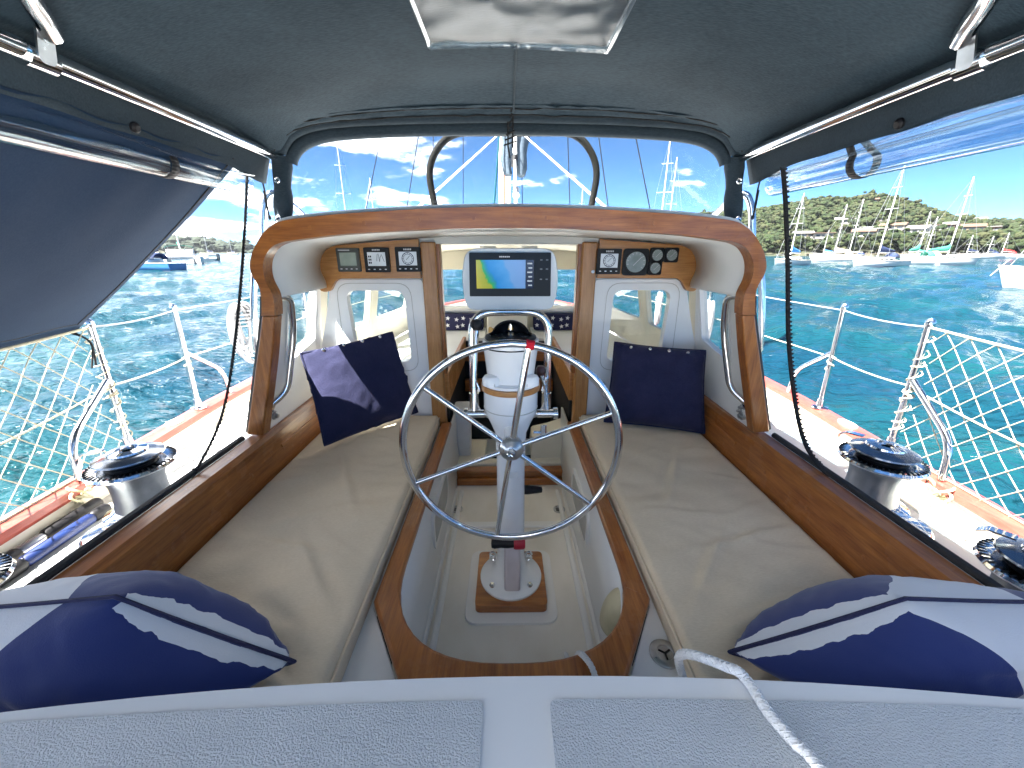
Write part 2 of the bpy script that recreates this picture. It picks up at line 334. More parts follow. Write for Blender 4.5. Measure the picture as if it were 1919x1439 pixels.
def rpoly(pts, r, n=5):
    res = []; N = len(pts); rr = r if isinstance(r, (list, tuple)) else [r] * N
    for i in range(N):
        a, b, c = [Vector((q[0], q[1])) for q in (pts[i - 1], pts[i], pts[(i + 1) % N])]
        if rr[i] <= 0: res.append((b.x, b.y)); continue
        d1 = (a - b); d2 = (c - b); q = min(rr[i], d1.length * .49, d2.length * .49); d1.normalize(); d2.normalize()
        s, e = b + d1 * q, b + d2 * q
        for k in range(n + 1):
            t = k / n; w_ = (s * (1 - t) ** 2 + b * 2 * t * (1 - t) + e * t * t); res.append((w_.x, w_.y))
    return res
def rect(x0, x1, y0, y1): return [(x0, y0), (x1, y0), (x1, y1), (x0, y1)]
fXZ = lambda y: (lambda a, b, d: V(a, y + d, b))
fXY = lambda z: (lambda a, b, d: V(a, b, z + d))
def bentbar(pts, r, n=6):
    """bar with rounded bends: fillet corners of a 3D polyline"""
    pts = [Vector(p) for p in pts]; res = [pts[0]]
    for i in range(1, len(pts) - 1):
        a, b, c = pts[i - 1], pts[i], pts[i + 1]; q = min(r, (a - b).length * .48, (c - b).length * .48)
        s = b + (a - b).normalized() * q; e = b + (c - b).normalized() * q
        for k in range(n + 1):
            t = k / n; res.append(s * (1 - t) ** 2 + b * 2 * t * (1 - t) + e * t * t)
    return res + [pts[-1]]
def nz(x, y, z=0.0, s=1.0): return noise.noise(Vector((x * s, y * s, z * s)))

# ------------------------------------------------------------------ water, hills
def make_water():
    ang = np.concatenate([np.linspace(-1.48, 1.48, 820), np.linspace(1.48, 2 * math.pi - 1.48, 90)[1:-1]])
    rad = np.concatenate([[0.02], np.geomspace(0.6, 9000, 330)])
    A, RR = np.meshgrid(ang, rad); X = RR * np.sin(A); Y = RR * np.cos(A); Z = np.zeros_like(X)
    sp = np.maximum(RR * 0.0040, 0.02)
    for k in range(60):
        L = 0.35 * (1.075 ** k) if k < 45 else rng.uniform(0.8, 5.0)
        th = rng.normal(2.6, 0.75); ph = rng.uniform(0, 6.28); a = 0.0068 * L ** 0.72
        kk = 2 * math.pi / L; s = kk * (X * math.sin(th) + Y * math.cos(th)) + ph
        wgt = np.clip((L / sp - 3.0) / 4.0, 0, 1)
        Z += a * wgt * (np.sin(s) + 0.28 * np.sin(2 * s + 1.2))
    Z *= np.clip((900 - RR) / 700, 0, 1)
    n, m = X.shape; vs = np.stack([X, Y, Z], -1).reshape(-1, 3)
    idx = np.arange(n * m).reshape(n, m); a = idx[:-1, :]; b = idx[1:, :]
    F = np.stack([a, np.roll(a, -1, 1), np.roll(b, -1, 1), b], -1).reshape(-1, 4)
    me = bpy.data.meshes.new('water'); me.vertices.add(len(vs)); me.vertices.foreach_set('co', vs.astype(np.float32).ravel())
    me.loops.add(F.size); me.loops.foreach_set('vertex_index', F.astype(np.int32).ravel())
    me.polygons.add(len(F)); me.polygons.foreach_set('loop_start', np.arange(0, F.size, 4, dtype=np.int32)); me.polygons.foreach_set('loop_total', np.full(len(F), 4, np.int32))
    me.polygons.foreach_set('use_smooth', np.ones(len(F), bool)); me.update(); me.validate()
    o = bpy.data.objects.new('water', me); C.objects.link(o); o['kind'] = 'structure'; o['label'] = 'choppy teal harbour water'
    mt, t, b = newmat('harbour_water')
    tc = t.nodes.new('ShaderNodeTexCoord')
    n1 = t.nodes.new('ShaderNodeTexNoise'); n1.inputs['Scale'].default_value = 0.22; n1.inputs['Detail'].default_value = 4; t.links.new(tc.outputs['Object'], n1.inputs['Vector'])
    r = t.nodes.new('ShaderNodeMapRange'); r.inputs['From Min'].default_value = 0.35; r.inputs['From Max'].default_value = 0.65; t.links.new(n1.outputs['Fac'], r.inputs['Value'])
    x = t.nodes.new('ShaderNodeMix'); x.data_type = 'RGBA'; x.inputs['A'].default_value = (0.003, 0.0225, 0.041, 1); x.inputs['B'].default_value = (0.004, 0.036, 0.044, 1)
    t.links.new(r.outputs[0], x.inputs['Factor']); t.links.new(x.outputs['Result'], b.inputs['Base Color'])
    b.inputs['Roughness'].default_value = 0.11; b.inputs['IOR'].default_value = 1.33; b.inputs['Specular IOR Level'].default_value = 0.15
    mp = t.nodes.new('ShaderNodeMapping'); mp.inputs['Scale'].default_value = (1, 1.7, 1); mp.inputs['Rotation'].default_value = (0, 0, 0.4); t.links.new(tc.outputs['Object'], mp.inputs[0])
    n2 = t.nodes.new('ShaderNodeTexNoise'); n2.inputs['Scale'].default_value = 3.6; n2.inputs['Detail'].default_value = 5; t.links.new(mp.outputs[0], n2.inputs['Vector'])
    n3 = t.nodes.new('ShaderNodeTexNoise'); n3.inputs['Scale'].default_value = 0.9; n3.inputs['Detail'].default_value = 4; t.links.new(mp.outputs[0], n3.inputs['Vector'])
    ml = t.nodes.new('ShaderNodeMath'); ml.operation = 'MULTIPLY'; ml.inputs[1].default_value = 2.2; t.links.new(n3.outputs['Fac'], ml.inputs[0])
    ad = t.nodes.new('ShaderNodeMath'); ad.operation = 'ADD'; t.links.new(n2.outputs['Fac'], ad.inputs[0]); t.links.new(ml.outputs[0], ad.inputs[1])
    bp = t.nodes.new('ShaderNodeBump'); bp.inputs['Strength'].default_value = 1.0; bp.inputs['Distance'].default_value = 0.13
    t.links.new(ad.outputs[0], bp.inputs['Height']); t.links.new(bp.outputs[0], b.inputs['Normal'])
    me.materials.append(mt)
make_water()

def az_el(u, v):
    d = _f + _r * ((u - CX) / FPX) + _u * ((CY - v) / FPX); return math.atan2(d.x, d.y), math.atan2(d.z, math.hypot(d.x, d.y))
def hill_mat(name, cols):
    m, t, b = newmat(name); g = t.nodes.new('ShaderNodeNewGeometry'); r = t.nodes.new('ShaderNodeValToRGB'); e = r.color_ramp.elements
    e[0].position = 0; e[0].color = (*cols[0], 1); e[1].position = 1; e[1].color = (*cols[-1], 1)
    for i, c in enumerate(cols[1:-1]): q = e.new((i + 1) / (len(cols) - 1)); q.color = (*c, 1)
    t.links.new(g.outputs['Random Per Island'], r.inputs[0])
    tc = t.nodes.new('ShaderNodeTexCoord'); n = t.nodes.new('ShaderNodeTexNoise'); n.inputs['Scale'].default_value = 0.7; n.inputs['Detail'].default_value = 5; n.inputs['Roughness'].default_value = .75
    t.links.new(tc.outputs['Object'], n.inputs['Vector'])
    x = t.nodes.new('ShaderNodeMix'); x.data_type = 'RGBA'; x.blend_type = 'OVERLAY'; x.inputs['Factor'].default_value = 0.85
    t.links.new(r.outputs[0], x.inputs['A']); t.links.new(n.outputs['Fac'], x.inputs['B']); t.links.new(x.outputs['Result'], b.inputs['Base Color'])
    b.inputs['Roughness'].default_value = 0.8; b.inputs['Specular IOR Level'].default_value = 0.15
    bp = t.nodes.new('ShaderNodeBump'); bp.inputs['Strength'].default_value = 1.0; bp.inputs['Distance'].default_value = 1.2; t.links.new(n.outputs['Fac'], bp.inputs['Height']); t.links.new(bp.outputs[0], b.inputs['Normal'])
    return m
def make_hill(name, sil, r0, r1, ntree, size, cols, label, flabel, treeh, lobe=1, clear=()):
    """sil: skyline pixels (u, v) of the wooded ridge; shore at r0 metres, ridge at r1"""
    ae = [az_el(u, v) for u, v in sil]; A = [a for a, e in ae]; H = [math.tan(e) * r1 + ZC - treeh for a, e in ae]
    def ground(a, r):
        h = max(np.interp(a, A, H), 0.0); s = min(max((r - r0) / (r1 - r0), 0), 1); s2 = s * s * (3 - 2 * s) * .55 + s * .45
        back = 1 - min(max((r - r1) / (r1 * .8), 0), 1)
        return (h * s2 + 1.2 * min(s * 12, 1)) * back + 3.0 * nz(r * math.sin(a), r * math.cos(a), 3, .02) * min(s * 3, 1) - 0.4
    mb = MB(); na, nr = 110, 34
    mb.grid(lambda i, j: (lambda a, r: V(r * math.sin(a), r * math.cos(a), ground(a, r) - ZC))(A[0] + (A[-1] - A[0]) * i, r0 * .985 + (r1 * 1.8 - r0) * j ** 1.2), na, nr)
    solo(name, mb, mat(name + '_ground', (0.016, 0.024, 0.010), 0.9, col2=(0.045, 0.042, 0.022), scale=.08), label, None, kind='structure', recalc=False)
    # tree crowns: clusters of lumpy leaf masses
    bm = bmesh.new(); bmesh.ops.create_icosphere(bm, subdivisions=lobe, radius=1.0); iv = np.array([v.co[:] for v in bm.verts]); fi = np.array([[v.index for v in f.verts] for f in bm.faces]); bm.free()
    VS, FS = [], []; o = 0; gaps = []
    for (u, v, wd) in clear:
        a, el = az_el(u, v); r = r0 + 6
        while r < r1 - 5 and ground(a, r) - ZC < math.tan(el) * r: r += 1.0
        gaps.append((a, r, (wd * .40) / r))
    for k in range(ntree):
        a = rng.uniform(A[0], A[-1]); q = rng.uniform(0, 1) ** .85; r = r0 + 4 + (r1 * 1.06 - r0) * q; g = ground(a, r) - ZC
        sz = size * rng.uniform(.55, 1.25); th = treeh * rng.uniform(.55, 1.15)
        if q < .12 and rng.uniform() < .5: continue
        if any(abs(a - ga) < gw and -13 < r - gr < 5 for ga, gr, gw in gaps): continue
        for l in range(rng.integers(3, 6) if lobe else rng.integers(9, 14)):
            c = np.array([r * math.sin(a), r * math.cos(a), g + th * .62]) + rng.normal(0, 1, 3) * np.array([.55, .55, .28]) * sz
            sc = sz * (rng.uniform(.35, .72) if lobe else rng.uniform(.22, .46)) * np.array([1, 1, rng.uniform(.55, .9)])
            VS.append(c + iv * sc * rng.uniform(.68, 1.28, (len(iv), 1))); FS.append(fi + o); o += len(iv)
    VS = np.concatenate(VS); FS = np.concatenate(FS)
    me = bpy.data.meshes.new(name + '_forest'); me.from_pydata(VS.tolist(), [], FS.tolist()); me.update()
    f = bpy.data.objects.new('forest', me); f.location = (0, 0, ZC); C.objects.link(f); me.materials.append(hill_mat(name + '_leaves', cols)); tag(f, flabel, 'forest', kind='stuff')
    return ground
HL = [(1484, 452, 10), (1500, 458, 9), (1524, 451, 12), (1538, 459, 8), (1556, 456, 9), (1578, 431, 9), (1596, 449, 12), (1612, 457, 9), (1622, 441, 11), (1632, 452, 10), (1650, 426, 9), (1668, 445, 10), (1688, 441, 12), (1702, 452, 13), (1719, 439, 12), (1740, 445, 10), (1786, 422, 9), (1812, 430, 13), (1822, 421, 9), (1806, 447, 12), (1834, 449, 13), (1872, 447, 12), (1852, 444, 9), (1628, 392, 8), (1894, 456, 9), (1762, 443, 10)]
OL = [(0.014, 0.024, 0.010), (0.022, 0.036, 0.013), (0.033, 0.043, 0.017), (0.019, 0.030, 0.015), (0.044, 0.049, 0.021), (0.028, 0.034, 0.019)]
g_right = make_hill('hill', [(1180, 470), (1270, 404), (1330, 398), (1440, 386), (1480, 381), (1500, 376), (1550, 367), (1580, 369), (1602, 372), (1625, 364), (1662, 371), (1690, 374), (1722, 384), (1760, 395), (1790, 403), (1840, 408), (1900, 414), (1940, 420), (2300, 436), (2900, 458)],
                    250, 400, 5600, 4.1, OL, 'wooded hillside rising to starboard', 'olive green eucalyptus forest covering the hill behind the moored yachts', 8.0, 0, HL)
BL = [(0.018, 0.028, 0.022), (0.026, 0.036, 0.026), (0.034, 0.044, 0.030)]
g_left = make_hill('hill', [(-900, 440), (-200, 430), (250, 440), (300, 448), (332, 447), (360, 448), (400, 455), (440, 467), (470, 475)],
                   900, 1300, 900, 15.0, BL, 'low far headland to port', 'hazy wooded headland far across the bay', 13.0)
g_mid = make_hill('hill', [(430, 474), (480, 466), (560, 462), (700, 460), (900, 462), (1100, 463), (1240, 458), (1300, 470)],
                  1500, 2000, 700, 20.0, BL, 'distant shore ahead of the bow', 'distant wooded shore across the bay', 14.0)
# ------------------------------------------------------------------ the yacht we stand on
boat = thing('sailboat', 'white fibreglass cruising yacht with varnished teak cockpit and doghouse', 'sailboat', (0, 1.2, -2.0))
HBY = [-2.2, -1, 0, 1, 2, 3, 4, 5, 6, 7, 7.8]; HBX = [1.05, 1.30, 1.44, 1.55, 1.65, 1.68, 1.62, 1.45, 1.15, .68, .04]
def hb(y): return float(np.interp(y, HBY, HBX))
DZ = -0.88       # side deck level
# deck sheets: port and starboard side deck, foredeck, and hull skin
ys = np.linspace(-2.2, 7.8, 60)
for s in (-1, 1):
    mb = MB(); mb.grid(lambda i, j, s=s: (lambda y: V(s * (1.08 + (hb(y) - 1.08) * i), y, DZ + .01 * math.sin(i * 3.14)))(-2.2 + 6.05 * j), 6, 40)
    part('side_deck', mb, 'deck', boat)
    # waterways and panel lines moulded in the side deck
    mb = MB(); mb.grid(lambda i, j, s=s: (lambda y: V(s * (hb(y) - .125 + .025 * i), y, DZ + .0065))(.2 + 3.4 * j), 1, 30); part('waterway', mb, 'cream', boat, solid=.004)
    mb = MB(); mb.grid(lambda i, j, s=s: (lambda y: V(s * (hb(y) - .33 + .006 * i), y, DZ + .0115))(.2 + 3.4 * j), 1, 30); part('deck_seam', mb, 'locker', boat, solid=.002)
    # hull skin
    mb = MB(); mb.grid(lambda i, j, s=s: (lambda y: V(s * hb(y) * (1 - .12 * i * i), y, DZ + .07 - 1.35 * i))(-2.2 + 10 * j), 5, 50); part('hull_side', mb, 'gel', boat, solid=.01)
    # bulwark, cap rail
    rings = []
    for y in ys:
        x = hb(y); rings.append([V(s * (x - .012), y, DZ - .01), V(s * (x - .045), y, DZ - .01), V(s * (x - .035), y, -.812), V(s * (x - .012), y, -.812)])
    part('bulwark', MB().loft(rings), 'cream', boat)
    rings = []
    for y in ys:
        x = hb(y); rings.append([V(s * (x + a), y, b) for a, b in ((.035, -.815), (.045, -.80), (.038, -.782), (.0, -.774), (-.045, -.782), (-.055, -.80), (-.048, -.813))])
    part('cap_rail', MB().loft(rings), 'rail', boat, label='red-brown varnished cap rail along the deck edge')
    # oval fairlead in the rail
    y = 1.72 if s < 0 else 1.66
    fl = MB(); fl.tube([V(s * (hb(y) - .005) + .018 * math.cos(a), y + .042 * math.sin(a), -.776) for a in np.linspace(0, 2 * math.pi, 18)[:-1]], .008, 8, closed=True)
    part('fairlead', fl, 'whiteplastic', boat)
mb = MB(); mb.grid(lambda i, j: (lambda y: V((2 * i - 1) * hb(y), y, DZ + .04 - .04 * (2 * i - 1) ** 2))(3.86 + 3.94 * j), 10, 24); part('foredeck', mb, 'deck', boat)
# low coachroof ahead of the doghouse
rings = []
for y, wd, h in ((3.87, .95, .22), (4.6, .9, .24), (5.6, .72, .22), (6.2, .55, .12), (6.3, .5, .0)):
    rings.append([V(-wd - .05, y, DZ), V(-wd, y, DZ + h * .8), V(-wd * .6, y, DZ + h), V(0, y, DZ + h * 1.15), V(wd * .6, y, DZ + h), V(wd, y, DZ + h * .8), V(wd + .05, y, DZ)])
part('coachroof', MB().loft(rings), 'deck', boat)

# ---- cockpit: sole, well walls, seats
SZ = -1.30
part('cockpit_sole', MB().b2(-.40, .40, .45, 1.97, SZ - .03, SZ), 'sole', boat)
# raised moulding round the sole (long steps either side and across)
for s in (-1, 1):
    for q, (a, b) in enumerate(((.262, .286), (.298, .322))):
        part('sole_moulding', MB().b2(min(s * a, s * b), max(s * a, s * b), .56 + .03 * q, 1.90, SZ - .01, SZ + .012 + .012 * q), 'liner', boat, bevel=.008)
part('sole_moulding', MB().b2(-.262, .262, 1.585, 1.625, SZ - .01, SZ + .010), 'liner', boat, bevel=.006)
part('pedestal_plinth', MB().plate([rpoly(rect(-.175, .175, 1.055, 1.42), .05)], fXY(SZ), -.005, .012), 'liner', boat, bevel=.006)
WI = .325
well = rpoly([(-WI, 2.2), (-WI, .625), (WI, .625), (WI, 2.2)], [0, .30, .30, 0], 12)
wallo = [(x * 1.02, y - .006 if y < 1 else y) for x, y in well]
rings = [[V(x * .965, max(y, .63) if y < .9 else y, SZ - .02) for x, y in well], [V(x * .965, y, SZ + .06) for x, y in well], [V(x, y, -1.12) for x, y in well], [V(x, y, -.905) for x, y in well]]
part('well_wall', MB().loft(rings, closed=False), 'gel', boat, solid=.012)
# teak coaming rim of the well: rounded inside, chamfered outside
ro = [(-.375, 1.955), (-.375, .80), (-.245, .582), (.245, .582), (.375, .80), (.375, 1.955), (WI - .005, 1.955)]
ri = rpoly([(-WI + .005, 1.955), (-WI + .005, .63), (WI - .005, .63), (WI - .005, 1.955)], [0, .30, .30, 0], 12)
part('well_rim', MB().plate([ro[:6] + list(reversed(ri))], fXY(-.90), -.022, .012), 'teak_y', boat, bevel=.008, label='varnished teak rim round the footwell')
# seat decks under the cushions
for s in (-1, 1):
    pts = [(s * .376, 1.975), (s * .376, .80), (s * .246, .581), (s * .0, .581), (s * .0, .36), (s * 1.0, .36), (s * 1.0, 1.975)]
    part('seat_deck', MB().plate([pts], fXY(-.93), -.03, .012), 'gel', boat, bevel=.004)
    # locker hatch recessed in the well wall
    hp = rpoly(rect(1.30, 1.66, -1.17, -1.01), .05)
    f = lambda a, b, d, s=s: V(s * (WI - .004 - d + (-1.12 - b) * .05 * (b < -1.12)), a, b)
    h = part('locker_hatch', MB().plate([hp], f, 0, .010), 'locker', boat, bevel=.003)
    fr = MB().plate([rpoly(rect(1.285, 1.675, -1.185, -.995), .06), list(reversed(rpoly(rect(1.305, 1.655, -1.165, -1.015), .05)))], f, 0, .013); part('hatch_frame', fr, 'liner', h)
    # deck drain
    c = P(857, 955, z=SZ) if s < 0 else P(1048, 955, z=SZ)
    d = part('drain', MB().lathe([(.031, -.002), (.031, .005), (.025, .006), (.024, .001), (.001, .001)], c, seg=24), 'ssd', boat)
    for k in range(3): part('drain_slot', MB().b2(c.x - .018, c.x + .018, c.y - .012 + k * .010, c.y - .008 + k * .010, SZ + .001, SZ + .003), 'black', d)
# cream clam-shell vent on the starboard well wall
c0 = V(.31, .885, 0)
cv = MB()
def shell(i, j):
    a = math.pi * (i - .5); h = j
    rr = .052 * math.sin(math.pi * (.5 + .5 * h)) ** .6 if h > 0 else .052
    return V(.318 - .05 * math.cos(a) * (1 - h ** 2.5), c0.y - .02 + .058 * math.sin(a) * math.sqrt(max(1 - h ** 2.2, 0)), -1.065 + .125 * h)
cv.grid(shell, 16, 12); part('clam_vent', cv, 'vent', boat, solid=.004, label='yellowed cream clam-shell vent on the footwell wall')
# deck filler plate
c1 = P(1246, 1226, z=-.917)
fp = part('deck_filler', MB().lathe([(.036, 0), (.036, .004), (.033, .006), (.020, .006), (.018, .0035), (.001, .0035)], c1, seg=28), 'ssd', boat, label='round grey deck filler cap by the footwell rim')
fb = MB()
for k in range(3):
    a = k * 2.094 + .5; fb.box((c1.x + .008 * math.cos(a), c1.y + .008 * math.sin(a), c1.z + .0045), (.016, .004, .002), a)
part('filler_mark', fb, 'black', fp)

# ---- aft deck in the foreground
AZ = -.62
def yf(x): return .418 - .075 * x * x
xs = np.linspace(-1.25, 1.25, 26)
front = [(x, yf(x)) for x in xs]
aft = MB().plate([front + [(1.25, -.9), (-1.25, -.9)]], fXY(AZ), -.30, 0)
part('aft_deck', aft, 'gel', boat, bevel=.012)
for s in (-1, 1):
    cx0 = .048; y1 = P(960, 1314, z=AZ).y
    ed = [(s * cx0, -.6), (s * cx0, y1 - .001)] + [(s * x, y1 - .04 * x * x) for x in np.linspace(cx0 + .02, 1.12, 14)] + [(s * 1.12, -.6)]
    pts = rpoly(ed, [0, .03] + [0] * 14 + [0], 5)
    part('nonskid_panel', MB().plate([pts], fXY(AZ), -.004, .0035), None or mat('nonskid', (0.66, 0.68, 0.69), 0.42, col2=(0.58, 0.60, 0.61), scale=4, bump=0.7, bscale=360, detail=2), boat)

# ---- teak cockpit coamings with the black fabric track
for s in (-1, 1):
    prof = [(.957, -.93), (.962, -.745), (.968, -.712), (.985, -.697), (1.036, -.694), (1.048, -.71), (1.05, -.93)]
    rings = [[V(s * a, y, b) for a, b in prof] for y in np.linspace(.335, 1.975, 16)]
    co = part('coaming', MB().loft(rings), 'teak_y', boat, bevel=.004, label='varnished teak cockpit coaming')
    rings = [[V(s * a, y, b) for a, b in ((1.051, -.93), (1.051, -.72), (1.075, -.715), (1.105, -.76), (1.13, -.90))] for y in np.linspace(-.6, 3.7, 26)]
    part('coaming_outside', MB().loft(rings), 'gel', boat)
    part('fabric_track', MB().tube([V(s * 1.048, y, -.689) for y in np.linspace(.34, 1.372, 20)], .011, 8), 'rubber', co)
    # little fiddle ledge on the inner face
    rings = [[V(s * a, y, b) for a, b in ((.968, -.76), (.956, -.764), (.955, -.775), (.968, -.78))] for y in (1.46, 1.95)]
    part('coaming_bead', MB().loft(rings), 'teak_y', co)

# ---- doghouse: teak arch, overhang lining, side panels, bulkhead
AY = 1.38
outer_px = [(462, 815), (479, 680), (488, 610), (490, 575), (487, 543), (473, 517), (468, 498), (472, 475), (481, 455), (493, 437), (508, 424), (531, 413), (600, 404), (689, 397), (820, 390), (955, 387)]
inner_px = [(492, 817), (508, 680), (513, 610), (514, 580), (510, 552), (498, 528), (493, 508), (494, 489), (500, 474), (510, 462), (525, 455), (543, 451), (618, 441), (700, 435), (825, 429), (955, 427)]
oL = [P(u, v, y=AY) for u, v in outer_px]; iL = [P(u, v, y=AY) for u, v in inner_px]
cxm = lambda L: [(-abs(p.x - 0.0), p.z) for p in L[:-1]] + [(0.0, L[-1].z)]
oH = [(a, b) for a, b in cxm(oL)]; iH = [(a, b) for a, b in cxm(iL)]
mirror = lambda H: H + [(-a, b) for a, b in reversed(H[:-1])]
sm = lambda H: [(p.x, p.y) for p in spl([V(a, b, 0) for a, b in H], 4)]
O = mirror(sm(oH)); I = mirror(sm(iH))
ZS = -.215
def cut(Hs):
    for k in range(len(Hs) - 1):
        (a0, b0), (a1, b1) = Hs[k], Hs[k + 1]
        if b0 < ZS <= b1: t = (ZS - b0) / (b1 - b0); return k, (a0 + (a1 - a0) * t, ZS)
oS, iS = sm(oH), sm(iH); ko, co_ = cut(oS); ki, ci_ = cut(iS)
arch = part('arch', MB().plate([mirror([(co_[0], ZS + .0008)] + oS[ko + 1:]) + list(reversed(mirror([(ci_[0], ZS + .0008)] + iS[ki + 1:])))], fXZ(AY), 0, .055), 'teak_x', boat, bevel=.006, label='wide varnished teak arch framing the doghouse')
for s in (-1, 1):
    lg = oS[:ko + 1] + [(co_[0], ZS - .0008)] + [(ci_[0], ZS - .0008)] + list(reversed(iS[:ki + 1]))
    part('arch_leg', MB().plate([[(-s * a, b) for a, b in lg]], fXZ(AY), .001, .054), 'teak_z', boat, bevel=.005)
# wooden plugs over the fastenings of the arch and coamings
for q in (.12, .30, .48, .66, .80):
    for s in (-1, 1):
        zz = float(np.interp(q, [-p[0] for p in reversed(oS) if p[1] > -.02], [p[1] for p in reversed(oS) if p[1] > -.02])) - .032
        part('teak_plug', MB().lathe([(.0065, 0), (.0065, .0012), (.001, .0014)], (s * q, AY - .0002, zz), (0, -1, 0), 12), 'teak_z', arch)
for s in (-1, 1):
    for y in np.linspace(.62, 1.90, 7):
        part('teak_plug', MB().lathe([(.0065, 0), (.0065, .0012), (.001, .0014)], (s * .9613, y, -.79), (-s, 0, 0), 12), 'teak_x', boat)
# exterior shell of the doghouse roof, from the arch forward
def roofring(y, k, dz, off):
    return [V(a * k * (1 + off), y, b + dz + (off * .35 if b > -.1 else 0)) for a, b in O]
top = [i for i, p in enumerate(O) if p[1] > -.66]
rings = []
for y, k, dz in ((AY + .056, 1.0, .008), (1.7, 1.04, .010), (2.05, 1.075, .008), (2.4, 1.06, .004), (3.0, 1.0, -.02), (3.62, .93, -.05)):
    rings.append([V(O[i][0] * k * 1.012, y, O[i][1] + dz) for i in top if O[i][1] > -.13])
part('roof', MB().loft(rings, closed=False), 'gel', boat, solid=.012)
# roof edge moulding seen as a thin pale line over the arch
part('roof_edge', MB().tube([V(a * 1.003, AY + .03, b + .006) for a, b in O if b > -.03], .008, 6), 'liner', boat)
# lining of the overhang
rings = []
for y, k, dz in ((AY + .02, 1.012, .006), (1.7, 1.045, .0), (1.985, 1.085, -.004)):
    rings.append([V(a * (k if abs(a) > .5 else 1 + (k - 1) * abs(a) / .5), y, b + dz + .004) for a, b in I if b > -.175])
part('overhang_lining', MB().loft(rings, closed=False), 'liner', boat, solid=.006)
# side panels with their window, grab rail and fittings
def side(s):
    # s-coordinate along the slope: 0 at the coaming (z -.71) to 1 at z -.13
    def f(a, b, d): 
        x = 1.003 + (.868 - 1.003) * b + .075 * max(a - 1.43, 0) / .55 * min(b * 1.4 + .15, 1); z = -.712 + (-.135 + .712) * b
        return V(s * (x + d), a, z)
    hole = rpoly([(1.60, .44), (1.945, .50), (1.945, .965), (1.60, .965)], .035)
    pn = part('side_panel', MB().plate([[(AY + .05, 0), (1.985, 0), (1.985, 1.06), (AY + .05, 1.06)], list(reversed(hole))], f, -.004, .03), 'liner', boat, label='white side panel of the doghouse with a window')
    part('side_window', MB().plate([hole], f, .012, .016), 'glass', pn, smooth=0)
    wf = MB().plate([rpoly([(1.59, .43), (1.955, .49), (1.955, .975), (1.59, .975)], .04), list(reversed(rpoly([(1.606, .446), (1.939, .506), (1.939, .959), (1.606, .959)], .033)))], f, -.009, -.003); part('window_trim', wf, 'gel', pn)
    # grab rail
    yb = 1.475; ib = .045
    pth = bentbar([f(yb, .965, -.006), f(yb + .045, .945, -ib), f(yb + .065, .72, -ib - .012), f(yb + .03, .30, -ib - .008), f(yb - .02, .215, -.006)], .06, 7)
    gr = part('grab_rail', MB().tube(pth, .0125, 12), 'ss', pn)
    for q in (f(yb, .965, -.006), f(yb - .02, .215, -.006)):
        part('rail_foot', MB().lathe([(.031, -.004), (.031, .004), (.024, .010), (.013, .013)], q, (-s, 0, -.2), 18), 'ss', gr)
        for k in range(3):
            a = k * 2.094 + .6; part('screw', MB().lathe([(.0045, .0), (.0045, .003)], q + V(-s * .007, .023 * math.cos(a), .023 * math.sin(a)), (-s, 0, -.2), 8), 'ssd', gr)
    # small fittings under the rail
    spots = [(1.50, .11, .014)] if s < 0 else [(1.50, .16, .008), (1.485, .09, .009), (1.505, .085, .015), (1.515, .12, .008)]
    for a, b, r in spots:
        part('switch_fitting', MB().lathe([(r * 1.3, -.002), (r * 1.3, .003), (r * .8, .006), (r * .7, .014), (r * .4, .016)], f(a, b, -.005), (-s, 0, -.2), 16), 'ssd', pn)
    # dark edge seal of the arch leg
    part('edge_seal', MB().tube([V(s * (abs(a) + .007), AY + .03, b) for a, b in O[:len(O) // 2] if b < -.15], .014, 8), 'rubber', boat)
for s in (-1, 1): side(s)
# bulkhead with doorway and two windows
BY = 1.985
def win(s): return rpoly([(s * .515, -.548), (s * .80, -.548), (s * .815, -.182), (s * .525, -.182)], [.04, .02, .05, .05])
bout = [(-1.02, -.70), (-1.02, -.93), (-.40, -.93), (-.40, -1.31), (-.36, -1.31), (-.36, .035), (.36, .035), (.36, -1.31), (.40, -1.31), (.40, -.93), (1.02, -.93), (1.02, -.70)]
tp = [(a * 1.085, b + .002) for a, b in reversed(I) if b > -.66]
bulk = part('bulkhead', MB().plate([bout + tp, list(reversed(win(-1))), list(reversed(win(1)))], fXZ(BY), 0, .035), 'gel', boat, label='white doghouse bulkhead with two windows and the companionway')
for s in (-1, 1):
    raised = rpoly([(s * .428, -.84), (s * .925, -.84), (s * .865, -.128), (s * .428, -.128)], [.01, .02, .05, .02])
    groove = rpoly([(s * .478, -.60), (s * .862, -.60), (s * .858, -.145), (s * .49, -.145)], .07)
    part('window_surround', MB().plate([raised, list(reversed(win(s)))], fXZ(BY), -.012, -.001), 'gel', bulk, bevel=.005)
    gi = [(x + (.66 * s - x) * .012, z + (-.37 - z) * .012) for x, z in groove]
    part('surround_groove', MB().plate([groove, list(reversed(gi))], fXZ(BY), -.0135, -.0125), 'locker', bulk, smooth=0)
    part('bulkhead_window', MB().plate([win(s)], fXZ(BY), .012, .016), 'glass', bulk, smooth=0)
    # teak door posts and sill
    x0, x1 = sorted((s * .352, s * .425))
    po = part('door_post', MB().b2(x0, x1, BY - .03, BY + .03, SZ + .001, .045), 'ply_z', bulk, bevel=.006)
    x0, x1 = sorted((s * .335, s * .358))
    part('door_stop', MB().b2(x0, x1, BY - .005, BY + .05, -.62, .04), 'teak_z', po, bevel=.004)
    part('door_hinge', MB().b2(min(s * .40, s * .412), max(s * .40, s * .412), BY - .04, BY - .031, -1.04, -.99), 'ss', po)
part('door_sill', MB().b2(-.351, .351, BY - .035, BY + .03, SZ + .001, SZ + .045), 'teak_x', bulk, bevel=.006)
